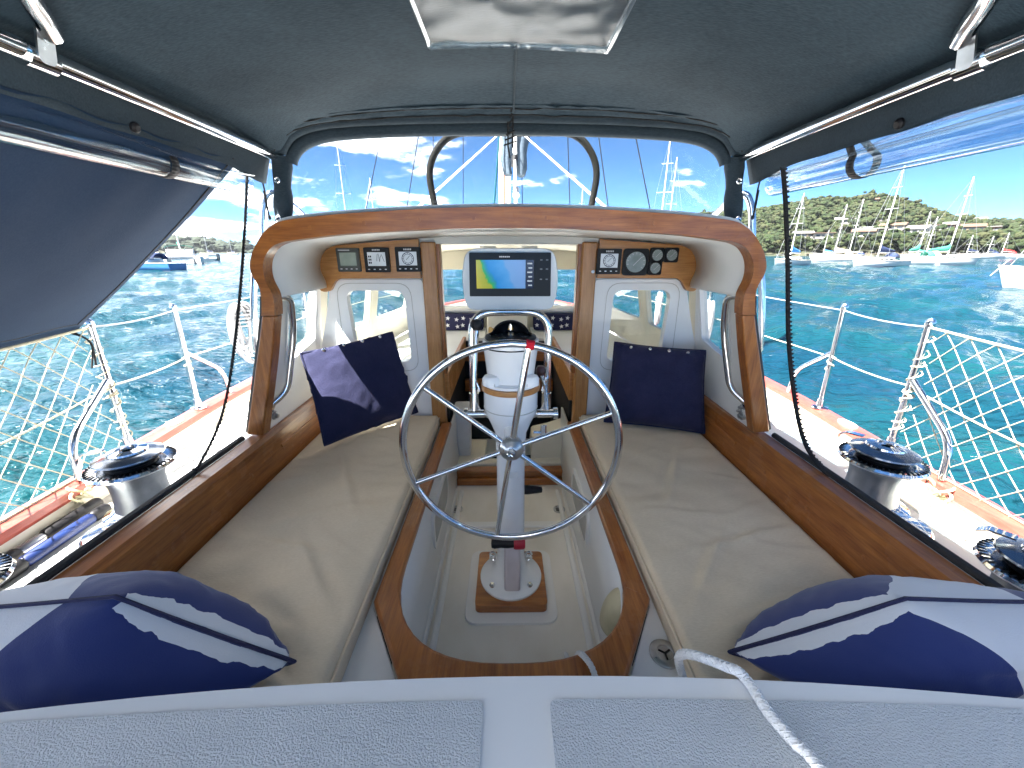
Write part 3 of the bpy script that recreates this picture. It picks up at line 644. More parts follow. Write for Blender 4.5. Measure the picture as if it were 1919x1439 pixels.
part('door_sill', MB().b2(-.351, .351, BY - .015, BY + .05, SZ + .046, SZ + .085), 'teak_x', bulk, bevel=.006)
part('door_head', MB().b2(-.36, .36, BY - .012, BY + .06, .036, .075), 'liner', bulk, bevel=.004)

# ---- inside the doghouse
def wallx(y): return 1.05 - (y - 2.0) * .11
for s in (-1, 1):
    def f(a, b, d, s=s): return V(s * (wallx(a) - .115 * max(b + .62, 0) / .6 + d), a, b)
    h1 = rpoly(rect(2.10, 2.62, -.47, -.13), .05); h2 = rpoly(rect(2.74, 3.36, -.45, -.13), .05)
    cw = part('cabin_side', MB().plate([rect(2.022, 3.60, -.66, .07), list(reversed(h1)), list(reversed(h2))], f, 0, .035), 'cream', boat)
    for h in (h1, h2): part('cabin_window', MB().plate([h], f, .015, .019), 'glass', cw, smooth=0)
    part('bench', MB().plate([[(s * .362, 2.021), (s * .362, 3.0), (s * .20, 3.1), (s * .20, 3.55), (s * .85, 3.55), (s * 1.03, 2.021)]], fXY(-.66), -.03, .0), 'gel', boat)
    part('bench_front', MB().b2(min(s * .362, s * .38), max(s * .362, s * .38), 2.03, 3.0, -1.9, -.691), 'cream', boat)
    bt = MB(); bt.add([V(s * a, y, z) for y in (2.04, 3.0) for a, z in ((.335, -.80), (.361, -.80), (.361, -.63), (.335, -.63))], [(0, 1, 2, 3), (7, 6, 5, 4), (0, 4, 5, 1), (1, 5, 6, 2), (2, 6, 7, 3), (3, 7, 4, 0)])
    part('bench_rail', bt, 'ply_x', boat, bevel=.006)
fw = part('cabin_front', MB().plate([[(-.84, -.90), (.84, -.90), (.74, .05), (-.74, .05)], list(reversed(rpoly(rect(-.70, -.06, -.47, -.15), .05))), list(reversed(rpoly(rect(.06, .70, -.47, -.15), .05)))], fXZ(3.60), 0, .04), 'cream', boat)
for s in (-1, 1): part('front_window', MB().plate([rpoly(rect(min(s * .06, s * .70), max(s * .06, s * .70), -.47, -.15), .05)], fXZ(3.60), .018, .022), 'glass', fw, smooth=0)
rings = [[V(a * k, y, b + dz - .012) for a, b in I if b > -.05] for y, k, dz in ((2.021, 1.08, 0), (2.8, 1.0, -.01), (3.6, .92, -.035))]
part('headliner', MB().loft(rings, closed=False), 'cream', boat, solid=.006)
for s in (-1, 1):
    part('ceiling_lamp', MB().lathe([(.05, 0), (.05, -.012), (.04, -.02), (.001, -.022)], (s * .13, 2.55, .035), seg=20), 'whiteplastic', boat)
    for k in range(3): part('screw', MB().lathe([(.006, 0), (.006, -.004)], (s * (.27 + .02 * (k == 1)), 3.588, -.09 - .022 * k), (0, 1, 0), 8), 'ssd', boat)
part('cabin_locker', MB().b2(-.17, .15, 3.05, 3.40, -.80, -.46), 'cream', boat, bevel=.012)
part('shelf_bolster', MB().tube([(-.80, 3.50, -.49), (.80, 3.50, -.49)], .035, 12), 'liner', boat)
# dark companionway below
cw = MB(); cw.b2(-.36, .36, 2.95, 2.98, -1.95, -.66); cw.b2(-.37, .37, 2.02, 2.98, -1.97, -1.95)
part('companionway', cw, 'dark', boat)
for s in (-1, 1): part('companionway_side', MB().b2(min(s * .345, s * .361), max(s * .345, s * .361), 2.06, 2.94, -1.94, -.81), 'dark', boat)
part('saloon_trim', MB().b2(-.34, .34, 2.88, 2.94, -.80, -.70), 'teak_x', boat, bevel=.006)
part('saloon_trim', MB().b2(-.34, .34, 2.80, 2.86, -1.02, -.93), 'teak_x', boat, bevel=.006)
# moulded white entry step with a cut-out
st = MB().plate([rect(-.343, .343, 2.04, 2.36), list(reversed(rpoly(rect(-.15, .15, 2.10, 2.40 - .05), .02)))], fXY(-1.20), -.12, 0)
part('entry_step', st, 'cream', boat, bevel=.01)
sl = MB().plate([rpoly([(.13, -1.21), (.34, -1.21), (.34, -1.02), (.26, -1.05), (.14, -1.08)], .02)], fXZ(2.10), 0, .20); part('entry_step', sl, 'cream', boat, bevel=.01)

# ---- stanchions, lifelines and the outside hand rails (parts of the yacht's guard rails)
def guard(s):
    side_ = 'port' if s < 0 else 'starboard'
    g = thing('guard_rail', 'stainless steel gate stanchions and lifelines along the port side deck' if s < 0 else 'stainless steel gate stanchions and lifelines along the starboard side deck', 'guard rail', (s * 1.6, 1.65, -.78), 'lifelines either side of the cockpit')
    y1, y2 = (1.46, 1.90) if s < 0 else (1.42, 1.86)
    TZ = -.256
    for y, dirn in ((y1, -1), (y2, 1)):
        x = hb(y) - .005; topx = x - .015
        b = V(s * x, y, -.775); t = V(s * topx, y + .0, TZ)
        st = part('stanchion', MB().tube([b, t], .0125, 12), 'ss', g)
        part('stanchion_foot', MB().lathe([(.036, 0), (.036, .006), (.019, .012), (.017, .05)], b, seg=16), 'ss', st)
        part('stanchion_cap', MB().lathe([(.0135, -.01), (.0155, -.005), (.0155, .010), (.009, .020)], t, seg=12), 'ss', st)
        m = b.lerp(t, .58); e = V(s * (hb(y + dirn * .25) - .02), y + dirn * .24, -.775)
        part('brace', MB().tube(bentbar([m, e + V(0, -dirn * .015, .14), e], .08), .0115, 12), 'ss', g)
        part('wire_eye', MB().tube([b.lerp(t, .42) + V(s * .0, a * .012, 0) + V(-s * .014 * math.cos(q), .014 * math.sin(q), .006 * q - .01) for a in (0,) for q in np.linspace(0, 12, 40)], .0042, 6), 'cord', st)
    ytop = [5.6, 4.4, 3.2, y2]; 
    for lv in (TZ - .012, -.50):
        pts = []
        for a, b in ((5.6, 4.4), (4.4, 3.2), (3.2, y2), (y2, y1)):
            for k in range(6):
                t = k / 6; y = a + (b - a) * t; pts.append(V(s * (hb(y) - .018), y, lv - .05 * t * (1 - t) * (.9 if lv < -.4 or a == y2 else .5)))
        pts.append(V(s * (hb(y1) - .018), y1, lv))
        part('lifeline', MB().tube(pts, .0032, 6), 'cord' if lv < -.4 else 'coil', g)
    for y in (3.2, 4.4, 5.6):
        x = hb(y); part('stanchion', MB().tube([V(s * x, y, -.775), V(s * (x - .015), y, TZ)], .0125, 10), 'ss', g)
    # lashings at the aft stanchion
    lp = []
    for q in np.linspace(0, 60, 240):
        z = -.72 + q / 60 * .43; lp.append(V(s * (hb(y1) - .008) + .019 * math.cos(q * 1.0), y1 + .019 * math.sin(q * 1.0), z + .01 * math.sin(q * .37)))
    part('lashing', MB().tube(lp, .0028, 5), 'cord', g)
    return y1, TZ
GY = {}
for s in (-1, 1): GY[s] = guard(s)
# hand rails outside the doghouse sides
for s in (-1, 1):
    p = [V(s * .875, 1.66, .07), V(s * .955, 1.60, .03), V(s * .985, 1.56, -.08), V(s * 1.02, 1.54, -.30), V(s * 1.03, 1.55, -.43), V(s * .995, 1.60, -.50)]
    part('outside_rail', MB().tube(spl(p, 6), .0125, 12), 'ss', boat)
    p = [V(s * .80, 1.72, .10), V(s * .86, 1.60, .20), V(s * .90, 1.57, .17), V(s * .93, 1.56, .02), V(s * .96, 1.58, -.06)]
    part('outside_rail', MB().tube(spl(p, 6), .0125, 12), 'ss', boat)
# dark hoop on the roof
hp = bentbar([P(815, 387, y=1.62), P(800, 310, y=1.62), P(840, 248, y=1.62), P(1085, 248, y=1.62), P(1123, 310, y=1.62), P(1108, 387, y=1.62)], .16, 10)
part('roof_hoop', MB().tube(hp, .0125, 12), mat('grey_hoop', (0.008, 0.0085, 0.008), 0.75, spec=.1, col2=(0.012, 0.012, 0.011), scale=9), boat, label='dark grey tubular hoop on the doghouse roof')
# ------------------------------------------------------------------ steering pedestal and wheel
PY = 1.24
ped = thing('steering_pedestal', 'white binnacle pedestal with compass on a teak base in the footwell', 'pedestal', (0, PY, SZ + .012))
part('base_board', MB().plate([rpoly(rect(-.137, .137, 1.098, 1.375), .022)], fXY(SZ + .0125), 0, .034), 'teak_x', ped, bevel=.006)
part('foot', MB().lathe([(.124, .047), (.124, .055), (.118, .062), (.085, .075), (.062, .11), (.054, .17), (.052, .26), (.051, .60), (.056, .70), (.074, .745), (.088, .775), (.092, .80), (.092, .86)], (0, PY, SZ + .0), seg=40), 'white', ped)
part('seam_ring', MB().lathe([(.0925, 0), (.0932, .0015), (.0925, .003)], (0, PY, SZ + .795), seg=40), 'locker', ped)
part('teak_ring', MB().lathe([(.090, 0), (.099, .002), (.1, .011), (.099, .02), (.090, .022)], (0, PY, SZ + .8605), seg=40), 'ply_x', ped)
hd = part('binnacle_head', MB().lathe([(.096, .883), (.096, .892), (.078, .897), (.078, .90), (.083, .95), (.090, 1.005), (.092, 1.026), (.090, 1.033)], (0, PY, SZ), seg=40), 'white', ped)
part('seam_ring', MB().lathe([(.0915, 0), (.0925, .002), (.0915, .004)], (0, PY, SZ + 1.008), seg=40), 'black', hd)
for s in (-1, 1):
    part('head_lug', MB().lathe([(.030, 0), (.030, .022), (.024, .03), (.001, .034)], (s * .062, PY - .055, SZ + .8925), seg=18), 'white', hd)
    part('bolt', MB().lathe([(.008, 0), (.008, .01), (.004, .013)], (s * .055, PY - .076, SZ + .8925), seg=6), 'ss', hd)
    part('foot_bolt', MB().lathe([(.011, 0), (.011, .006), (.006, .012)], (s * .073, PY - .075, SZ + .073), seg=6), 'ss', ped)
    for k, z in enumerate((.070, .088)):
        part('rigging_eye', MB().tube([V(s * .075 + .012 * math.cos(a), PY + .06, SZ + z + .012 + .012 * math.sin(a)) for a in np.linspace(0, 6.28, 13)[:-1]], .005, 6, closed=True), 'ss', ped)
# compass
cp = part('compass_bowl', MB().lathe([(.080, 1.031), (.084, 1.036), (.082, 1.043), (.070, 1.048), (.068, 1.044), (.066, 1.034), (.001, 1.031)], (0, PY, SZ), seg=36), 'black', ped, label='black compass on top of the binnacle')
part('compass_card', MB().lathe([(.062, 1.037), (.060, 1.042), (.001, 1.044)], (0, PY, SZ), seg=30), mat('compass_card', (.02, .02, .022), .3, col2=(.5, .5, .5), scale=90, lo=.58, hi=.62), cp)
hood = MB(); hood.grid(lambda i, j: (lambda a, b: V(.060 * math.cos(a) * math.cos(b * .9) , PY + .012 + .055 * math.sin(b) , SZ + 1.041 + .046 * math.sin(a) * math.cos(b * .6)))(math.pi * i, math.pi / 2 * j), 24, 10)
part('compass_hood', hood, 'black', cp, solid=.004)
part('lubber_post', MB().b2(-.002, .002, PY - .004, PY + .0, SZ + 1.044, SZ + 1.080), 'ss', cp)
# guard hoop, levers
GYy = 1.40
gh = bentbar([V(-.140, GYy, -.575), V(-.142, GYy + .005, -.205), V(.142, GYy + .005, -.205), V(.140, GYy, -.575)], .085, 9)
gd = part('guard_hoop', MB().tube(gh, .0145, 14), 'ss', ped)
for s in (-1, 1):
    part('hoop_bracket', MB().tube([V(s * .075, PY + .02, -.548), V(s * .115, PY + .05, -.55), V(s * .14, GYy, -.56)], .012, 10), 'ssd', ped)
    part('hoop_clamp', MB().lathe([(.019, -.03), (.019, .03)], (s * .14, GYy, -.545), seg=14), 'ss', ped)
    part('hoop_strut', MB().tube([V(s * .108, PY - .02, -.44), V(s * .142, GYy, -.45)], .006, 8), 'ss', ped)
    part('lever_boss', MB().lathe([(.014, 0), (.014, .055), (.02, .056), (.02, .07)], (s * .09, PY - .02, -.525), (s, 0, 0), 14), 'ss', ped)
lv = part('engine_lever', MB().tube([V(-.125, PY - .02, -.52), V(-.122, PY + .0, -.40), V(-.112, PY + .03, -.245)], .0075, 10), 'ss', ped)
part('lever_knob', MB().lathe([(.001, -.02), (.012, -.017), (.0195, -.006), (.0195, .006), (.012, .017), (.001, .02)], (-.112, PY + .03, -.228), seg=18), 'black', lv)
lv = part('engine_lever', MB().tube([V(.125, PY - .02, -.52), V(.120, PY + .02, -.45), V(.108, PY + .05, -.405)], .0065, 10), 'ss', ped)
part('lever_knob', MB().lathe([(.001, -.02), (.012, -.017), (.018, -.006), (.018, .006), (.012, .017), (.001, .02)], (.106, PY + .055, -.395), seg=18), mat('dark_red', (.05, .012, .012), .35), lv)
part('column_knob', MB().tube([V(.085, PY + .05, -.63), V(.115, PY + .05, -.632)], .006, 8), 'ss', ped)
part('column_knob', MB().lathe([(.001, -.022), (.012, -.02), (.012, .02), (.001, .022)], (.122, PY + .05, -.625), (0, .2, 1), 14), 'chrome', ped)
part('handle_pocket', MB().plate([rpoly(rect(-.026, .034, 1.118, 1.186), .014)], fXY(-1.205), 0, .20), mat('pocket', (.62, .56, .58), .45, col2=(.56, .50, .52), scale=10), ped, bevel=.004)
part('maker_plate', MB().b2(-.004, .026, PY - .0535, PY - .0515, -.76, -.735), 'whiteplastic', ped)
# wheel
WY, WZ, WR = 1.045, -.566, .327
wheel = part('steering_wheel', MB().tube([V(WR * math.sin(a), WY, WZ + WR * math.cos(a)) for a in np.linspace(0, 2 * math.pi, 73)[:-1]], .0118, 14, closed=True), 'ss', ped, label='stainless steel six-spoke steering wheel with a red tape mark')
for k in range(6):
    a = R(8.5 + 60 * k); p0 = V(.028 * math.sin(a), WY + .004, WZ + .028 * math.cos(a)); p1 = V((WR - .004) * math.sin(a), WY, WZ + (WR - .004) * math.cos(a))
    part('spoke', MB().tube([p0, p1], .0082 if k else .0098, 12), 'ss', wheel)
hubp = part('hub', MB().lathe([(.030, -.03), (.036, -.02), (.039, -.004), (.037, .006), (.030, .014), (.022, .018), (.020, .021), (.012, .024), (.001, .025)], (0, WY, WZ), (0, -1, 0), 32), 'ssd', wheel)
em = MB()
for k in range(9):
    a = k * .7; em.tube([V((.006 + .009 * ((k * 37) % 10) / 10) * math.cos(a), WY - .0245, WZ + .010 * math.sin(a * 1.3)), V((.012) * math.cos(a + .8), WY - .0235, WZ + .013 * math.sin(a + .8))], .0018, 5)
part('hub_emblem', em, 'ss', hubp)
part('shaft', MB().lathe([(.022, 0), (.022, .11)], (0, WY + .025, WZ), (0, 1, 0), 18), 'white', wheel)
a = R(9.5)
part('red_tape', MB().tube([V(WR * math.sin(q), WY, WZ + WR * math.cos(q)) for q in np.linspace(R(7.2), R(11.2), 6)], .0133, 14), 'red', wheel)
# winch handles in the pocket and behind the column
wh = thing('winch_crank', 'black grip winch handle with red collar in the pedestal pocket', 'winch handle', (0, 1.14, -1.10))
part('grip', MB().lathe([(.001, 0), (.015, .002), (.0185, .012), (.016, .035), (.018, .06), (.016, .085)], (-.072, 1.12, -.985), (1, .05, -.02), 16), 'black', wh)
part('collar', MB().lathe([(.021, 0), (.023, .006), (.023, .034), (.019, .04)], (.009, 1.124, -.987), (1, .05, -.02), 16), mat('red_plastic', (.45, .02, .04), .4), wh)
part('arm', MB().tube([V(.032, 1.13, -.99), V(.016, 1.15, -1.06), V(.006, 1.152, -1.18)], .011, 8), 'black', wh)
wh = thing('winch_crank', 'black tapered handle poking out behind the pedestal column', 'winch handle', (.08, 1.30, -1.02))
part('grip', MB().lathe([(.001, 0), (.011, .002), (.014, .02), (.018, .06), (.018, .10), (.012, .105)], (.125, 1.30, -.885), (-1, 0, 0), 16), 'black', wh)
part('arm', MB().tube([V(.03, 1.30, -.885), V(.02, 1.305, -.99)], .009, 8), 'black', wh)

# ------------------------------------------------------------------ chart plotter pod
pod = thing('chart_plotter', 'grey pod holding a chart plotter with a lit sea chart above the wheel', 'chart plotter', (0, 1.40, -.20))
def podring(y, gx, gz):
    return [V(a * gx, y + .02 * (b + .09), b * gz - .0) for a, b in [(p[0], p[1] + .095) for p in rpoly([(-.155, -.197), (.155, -.197), (.172, -.10), (.155, .012), (-.155, .012), (-.172, -.10)], [.03, .03, .12, .045, .045, .12], 6)]]
rings = []
for y, g in ((1.462, .80), (1.455, .93), (1.435, 1.0), (1.402, 1.0), (1.394, .985)): rings.append([V(p.x, p.y, p.z - .095) for p in podring(y, g, g)])
part('housing', MB().loft(rings), 'pod', pod)
pl = rpoly([(-.142, -.148), (.142, -.148), (.140, -.002), (-.140, -.002)], .004)
fpod = lambda a, b, d: V(a, 1.392 + .02 * b * 1.0 - d, b)
fc = part('front_panel', MB().plate([pl], fpod, -.004, .004), mat('gloss_black', (.006, .006, .008), .3, spec=.25), pod, bevel=.001)
m, t, b = newmat('chart_screen')
tcn = t.nodes.new('ShaderNodeTexCoord'); sp_ = t.nodes.new('ShaderNodeSeparateXYZ'); t.links.new(tcn.outputs['Object'], sp_.inputs[0])
ns = t.nodes.new('ShaderNodeTexNoise'); ns.inputs['Scale'].default_value = 22; ns.inputs['Detail'].default_value = 5; t.links.new(tcn.outputs['Object'], ns.inputs['Vector'])
ax = t.nodes.new('ShaderNodeMath'); ax.operation = 'MULTIPLY_ADD'; t.links.new(ns.outputs['Fac'], ax.inputs[0]); ax.inputs[1].default_value = .055; t.links.new(sp_.outputs['X'], ax.inputs[2])
az2 = t.nodes.new('ShaderNodeMath'); az2.operation = 'MULTIPLY_ADD'; t.links.new(sp_.outputs['Z'], az2.inputs[0]); az2.inputs[1].default_value = .42; t.links.new(ax.outputs[0], az2.inputs[2])
mrr = t.nodes.new('ShaderNodeMapRange'); mrr.inputs['From Min'].default_value = -.05; mrr.inputs['From Max'].default_value = .17; t.links.new(az2.outputs[0], mrr.inputs['Value'])
rp = t.nodes.new('ShaderNodeValToRGB'); e = rp.color_ramp.elements
e[0].position = 0; e[0].color = (.26, .22, .02, 1); e[1].position = 1; e[1].color = (.09, .15, .29, 1)
for pos, colr in ((.20, (.17, .19, .015, 1)), (.225, (.02, .18, .04, 1)), (.28, (.012, .12, .17, 1)), (.33, (.01, .11, .28, 1)), (.55, (.04, .15, .32, 1)), (.60, (.08, .16, .30, 1))):
    q = e.new(pos); q.color = colr
t.links.new(mrr.outputs[0], rp.inputs[0]); t.links.new(rp.outputs[0], b.inputs['Base Color']); b.inputs['Roughness'].default_value = .12
t.links.new(rp.outputs[0], b.inputs['Emission Color']); b.inputs['Emission Strength'].default_value = .05
part('chart_screen', MB().plate([rect(-.117, .053, -.121, -.026)], fpod, .0045, .0052), m, fc, smooth=0)
part('data_column', MB().plate([rect(.055, .081, -.121, -.026)], fpod, .0045, .0052), mat('data_column', (.012, .012, .03), .12, emit=.02), fc, smooth=0)
WL = mat('white_legend', (.45, .45, .47), .4, emit=.01)
DL = mat('dim_legend', (.16, .16, .17), .4)
for k in range(6): part('data_row', MB().plate([rect(.059 + .004 * (k % 2), .076, -.040 - .0145 * k, -.0355 - .0145 * k)], fpod, .0056, .0060), WL, fc, smooth=0)
for (a, bb) in ((.107, -.026), (.127, -.026), (.107, -.056), (.127, -.056), (.107, -.09), (.127, -.09)):
    part('key', MB().plate([rpoly(rect(a - .004, a + .004, bb - .002, bb + .002), .001)], fpod, .0043, .0056), DL, fc, smooth=0)
for k in range(6): part('legend_stroke', MB().plate([rect(-.037 + .0062 * k, -.0325 + .0062 * k, -.0175, -.0135)], fpod, .0043, .0048), WL, fc, smooth=0)

# ------------------------------------------------------------------ instrument panels (part of the bulkhead) and instruments
def panel(s):
    pts = [(s * .43, .058), (s * .43, -.122), (s * .838, -.122), (s * .878, -.185), (s * .925, -.185), (s * .938, -.10), (s * .925, -.01), (s * .885, .026)]
    part('instrument_panel', MB().plate([rpoly(pts, [0, 0, .03, .02, .02, .05, .05, .04])], fXZ(BY), -.040, -.0135), 'ply_x', boat, bevel=.005, label='light teak plywood instrument panel')
for s in (-1, 1): panel(s)
IY = BY - .040
def display(u, v, wpx, hpx, label, kind):
    c = P(u, v, y=IY); sc = (c - V(CAMX, 0, 0)).dot(_f) / FPX; wd, h = wpx * sc / 2, hpx * sc / 2
    o = thing('instrument_display', label, 'instrument', (c.x, IY, c.z - h), 'displays and gauges on the instrument panels')
    f = lambda a, b, d: V(c.x + a, IY - d, c.z + b)
    grey = kind == 'grey'
    bz = part('bezel', MB().plate([rpoly(rect(-wd, wd, -h, h), .006)], f, -.001, .016), mat('grey_case', (.055, .06, .055), .45) if grey else 'black', o, bevel=.003)
    sx0, sx1, sz0, sz1 = -wd * .72, wd * .72, -h * .48, h * .62
    lcd = mat('lcd', (.17, .21, .18) if grey else (.44, .48, .52), .15, col2=(.21, .25, .22) if grey else (.50, .54, .58), scale=20, emit=.015)
    sn = part('screen', MB().plate([rect(sx0, sx1, sz0, sz1)], f, .0162, .0172), lcd, o, smooth=0)
    INK = 'black' if not grey else mat('lcd_ink', (.05, .06, .05), .4)
    if kind == 'dial':
        r = (sz1 - sz0) * .44; cc = V(0, 0, 0); cz = (sz0 + sz1) / 2
        part('dial_ring', MB().tube([f(r * math.cos(a), cz + r * math.sin(a), .0175) for a in np.linspace(0, 6.283, 29)[:-1]], .0016, 5, closed=True), 'navy', sn)
        part('dial_ring', MB().tube([f(r * .74 * math.cos(a), cz + r * .74 * math.sin(a), .0175) for a in np.linspace(0, 6.283, 29)[:-1]], .0009, 5, closed=True), 'navy', sn)
        for k in range(12): 
            a = k * math.pi / 6; part('dial_tick', MB().tube([f(r * .78 * math.cos(a), cz + r * .78 * math.sin(a), .0175), f(r * .95 * math.cos(a), cz + r * .95 * math.sin(a), .0175)], .0012, 4), INK, sn)
        part('needle', MB().tube([f(-r * .3, cz - r * .2, .0177), f(r * .35, cz + r * .45, .0177)], .0012, 4), INK, sn)
    elif kind == 'graph':
        part('graph_trace', MB().tube([f(sx0 + (sx1 - sx0) * q, sz0 + (sz1 - sz0) * z, .0175) for q, z in ((.5, .35), (.56, .85), (.62, .9), (.66, .3), (.7, .6), (.78, .85), (.92, .3))], .0011, 4), INK, sn)
        for k in range(3):
            for q in range(2): part('digit', MB().plate([rpoly(rect(sx0 + .004 + q * .008, sx0 + .010 + q * .008, sz0 + .010 + k * .014, sz0 + .019 + k * .014), .001)], f, .0174, .0178), INK, sn, smooth=0)
    for k in range(4):
        part('button', MB().plate([rpoly(rect(-wd * .72 + k * wd * .45 - .003, -wd * .72 + k * wd * .45 + .006, -h * .80, -h * .72), .001)], f, .0155, .0170), WL if (k in (0, 3) or grey) else 'ssd', bz, smooth=0)
    if grey: part('legend', MB().plate([rect(-wd * .8, wd * .2, h * .78, h * .86)], f, .0155, .0166), WL, bz, smooth=0)
    else:
        for k in range(5): part('legend_stroke', MB().plate([rect(-wd * .3 + k * wd * .13, -wd * .3 + k * wd * .13 + wd * .09, h * .74, h * .87)], f, .0155, .0166), WL, bz, smooth=0)
display(655, 487, 42, 42, 'dark grey instrument with a blank green-grey screen on the port panel', 'grey')
display(708, 487, 46, 44, 'black instrument with a graph trace on the port panel', 'graph')
display(766, 486, 46, 44, 'black compass display on the port panel beside the door post', 'dial')
display(1140, 490, 45, 45, 'black compass display on the starboard panel beside the door post', 'dial')
def gauge(u, v, wpx, label):
    c = P(u, v, y=IY); sc = (c - V(CAMX, 0, 0)).dot(_f) / FPX; wd = wpx * sc / 2
    o = thing('gauge', label, 'gauge', (c.x, IY, c.z - wd), 'displays and gauges on the instrument panels')
    f = lambda a, b, d: V(c.x + a, IY - d, c.z + b)
    part('bezel', MB().plate([rpoly(rect(-wd, wd, -wd, wd), wd * .3)], f, -.001, .012), 'black', o, bevel=.003)
    part('rim', MB().lathe([(wd * .86, 0), (wd * .86, .004), (wd * .78, .005), (wd * .78, .0)], f(0, 0, .0125), (0, -1, 0), 28), 'black', o)
    fa = part('dial_face', MB().lathe([(wd * .77, 0), (wd * .77, .002), (.001, .0021)], f(0, 0, .0125), (0, -1, 0), 28), mat('dial_face', (.20, .24, .23), .25, col2=(.30, .34, .33), scale=18), o)
    for k in range(10):
        a = R(-40 + k * 26); part('dial_tick', MB().tube([f(wd * .58 * math.cos(a), wd * .58 * math.sin(a), .0152), f(wd * .72 * math.cos(a), wd * .72 * math.sin(a), .0152)], wd * .03, 4), WL, fa)
    part('needle', MB().tube([f(-wd * .2, -wd * .25, .0158), f(wd * .42, wd * .38, .0158)], wd * .035, 4), WL, fa)
gauge(1190, 491, 48, 'large round engine gauge in a black square bezel on the starboard panel')
gauge(1230, 478, 26, 'small round gauge directly above another small gauge on the starboard panel')
gauge(1226, 502, 25, 'small round gauge directly below another small gauge on the starboard panel')
gauge(1257, 478, 26, 'small round gauge farthest from the door post on the starboard panel')
c = P(1111, 509, y=IY)
part('panel_plug', MB().lathe([(.008, 0), (.008, .004), (.005, .005)], (c.x, IY, c.z), (0, -1, 0), 14), 'ssd', boat)

# ------------------------------------------------------------------ seat cushions
def cushion(s):
    x0, x1, y0, y1, zt, th, r = .388, .952, .43, 1.965, -.848, .068, .022
    rc = random.Random(21 + s); creases = [(rc.uniform(.45, .90), rc.uniform(.5, 1.9), rc.uniform(-.5, .9), rc.uniform(.06, .2), rc.uniform(.0015, .0038), rc.uniform(.008, .018)) for _ in range(22)]
    def f(i, j):
        x = x0 + (x1 - x0) * i; y = y0 + (y1 - y0) * j
        d = min(i * (x1 - x0), (1 - i) * (x1 - x0), j * (y1 - y0), (1 - j) * (y1 - y0)); z = zt
        if d < r: z -= r - math.sqrt(max(r * r - (r - d) ** 2, 0))
        wv = .007 * nz(x * 2.2 + 5 * s, y * 2.0, 1) + .0045 * abs(nz(x * 3 + y * 4.5, y * 7 - x * 3, 4 + s)) * 2 - .0035 * max(0, nz(x * 5 + s, y * 9 + x * 6, 9)) * 2
        # pulled creases by the wheel and near the aft end
        for (cx_, cy_, ang, ln, am) in ((.62, .62, .5, .22, .008), (.70, .74, .35, .20, .007), (.56, .86, .9, .18, .006), (.75, .98, .25, .2, .005), (.66, 1.35, 1.1, .2, .005)):
            ca, sa = math.cos(ang), math.sin(ang); p = (x - cx_) * ca + (y - cy_) * sa; q = -(x - cx_) * sa + (y - cy_) * ca
            wv += 1.5 * am * math.exp(-(q / .014) ** 2) * math.exp(-(p / ln) ** 2) - 1.5 * am * .6 * math.exp(-((q - .03) / .02) ** 2) * math.exp(-(p / ln) ** 2)
        for (cx_, cy_, ang, ln, am, sg) in creases:
            ca, sa = math.cos(ang), math.sin(ang); p = (x - cx_) * ca + (y - cy_) * sa; q = -(x - cx_) * sa + (y - cy_) * ca + .02 * math.sin(p * 14)
            wv += am * (math.exp(-(q / sg) ** 2) - .6 * math.exp(-((q - 2 * sg) / (1.4 * sg)) ** 2)) * math.exp(-(p / ln) ** 2)
        return V(s * x, y, z + wv * min(d / .03, 1))
    nx, ny = 54, 130; mb = MB(); mb.grid(f, nx, ny)
    bo = [j * (nx + 1) for j in range(ny)] + [ny * (nx + 1) + i for i in range(nx)] + [j * (nx + 1) + nx for j in range(ny, 0, -1)] + [i for i in range(nx, 0, -1)]
    o = len(mb.v); mb.v += [V(mb.v[i].x, mb.v[i].y, zt - th) for i in bo]; k = len(bo)
    mb.f += [(bo[i], bo[(i + 1) % k], o + (i + 1) % k, o + i) for i in range(k)] + [tuple(range(o, o + k))]
    t_ = thing('seat_cushion', 'long tan canvas seat cushion along the port coaming' if s < 0 else 'long tan canvas seat cushion along the starboard coaming', 'cushion', (s * .67, 1.2, zt - th), 'tan cockpit seat cushions')
    part('cover', mb, 'tan', t_, smooth=60)
    loop = [V(s * a, b, zt - .018) for a, b in rpoly(rect(x0 - .001, x1 + .001, y0 - .001, y1 + .001), .01, 3)]
    part('piping', MB().tube(loop, .004, 6, closed=True), 'tan', t_)
for s in (-1, 1): cushion(s)

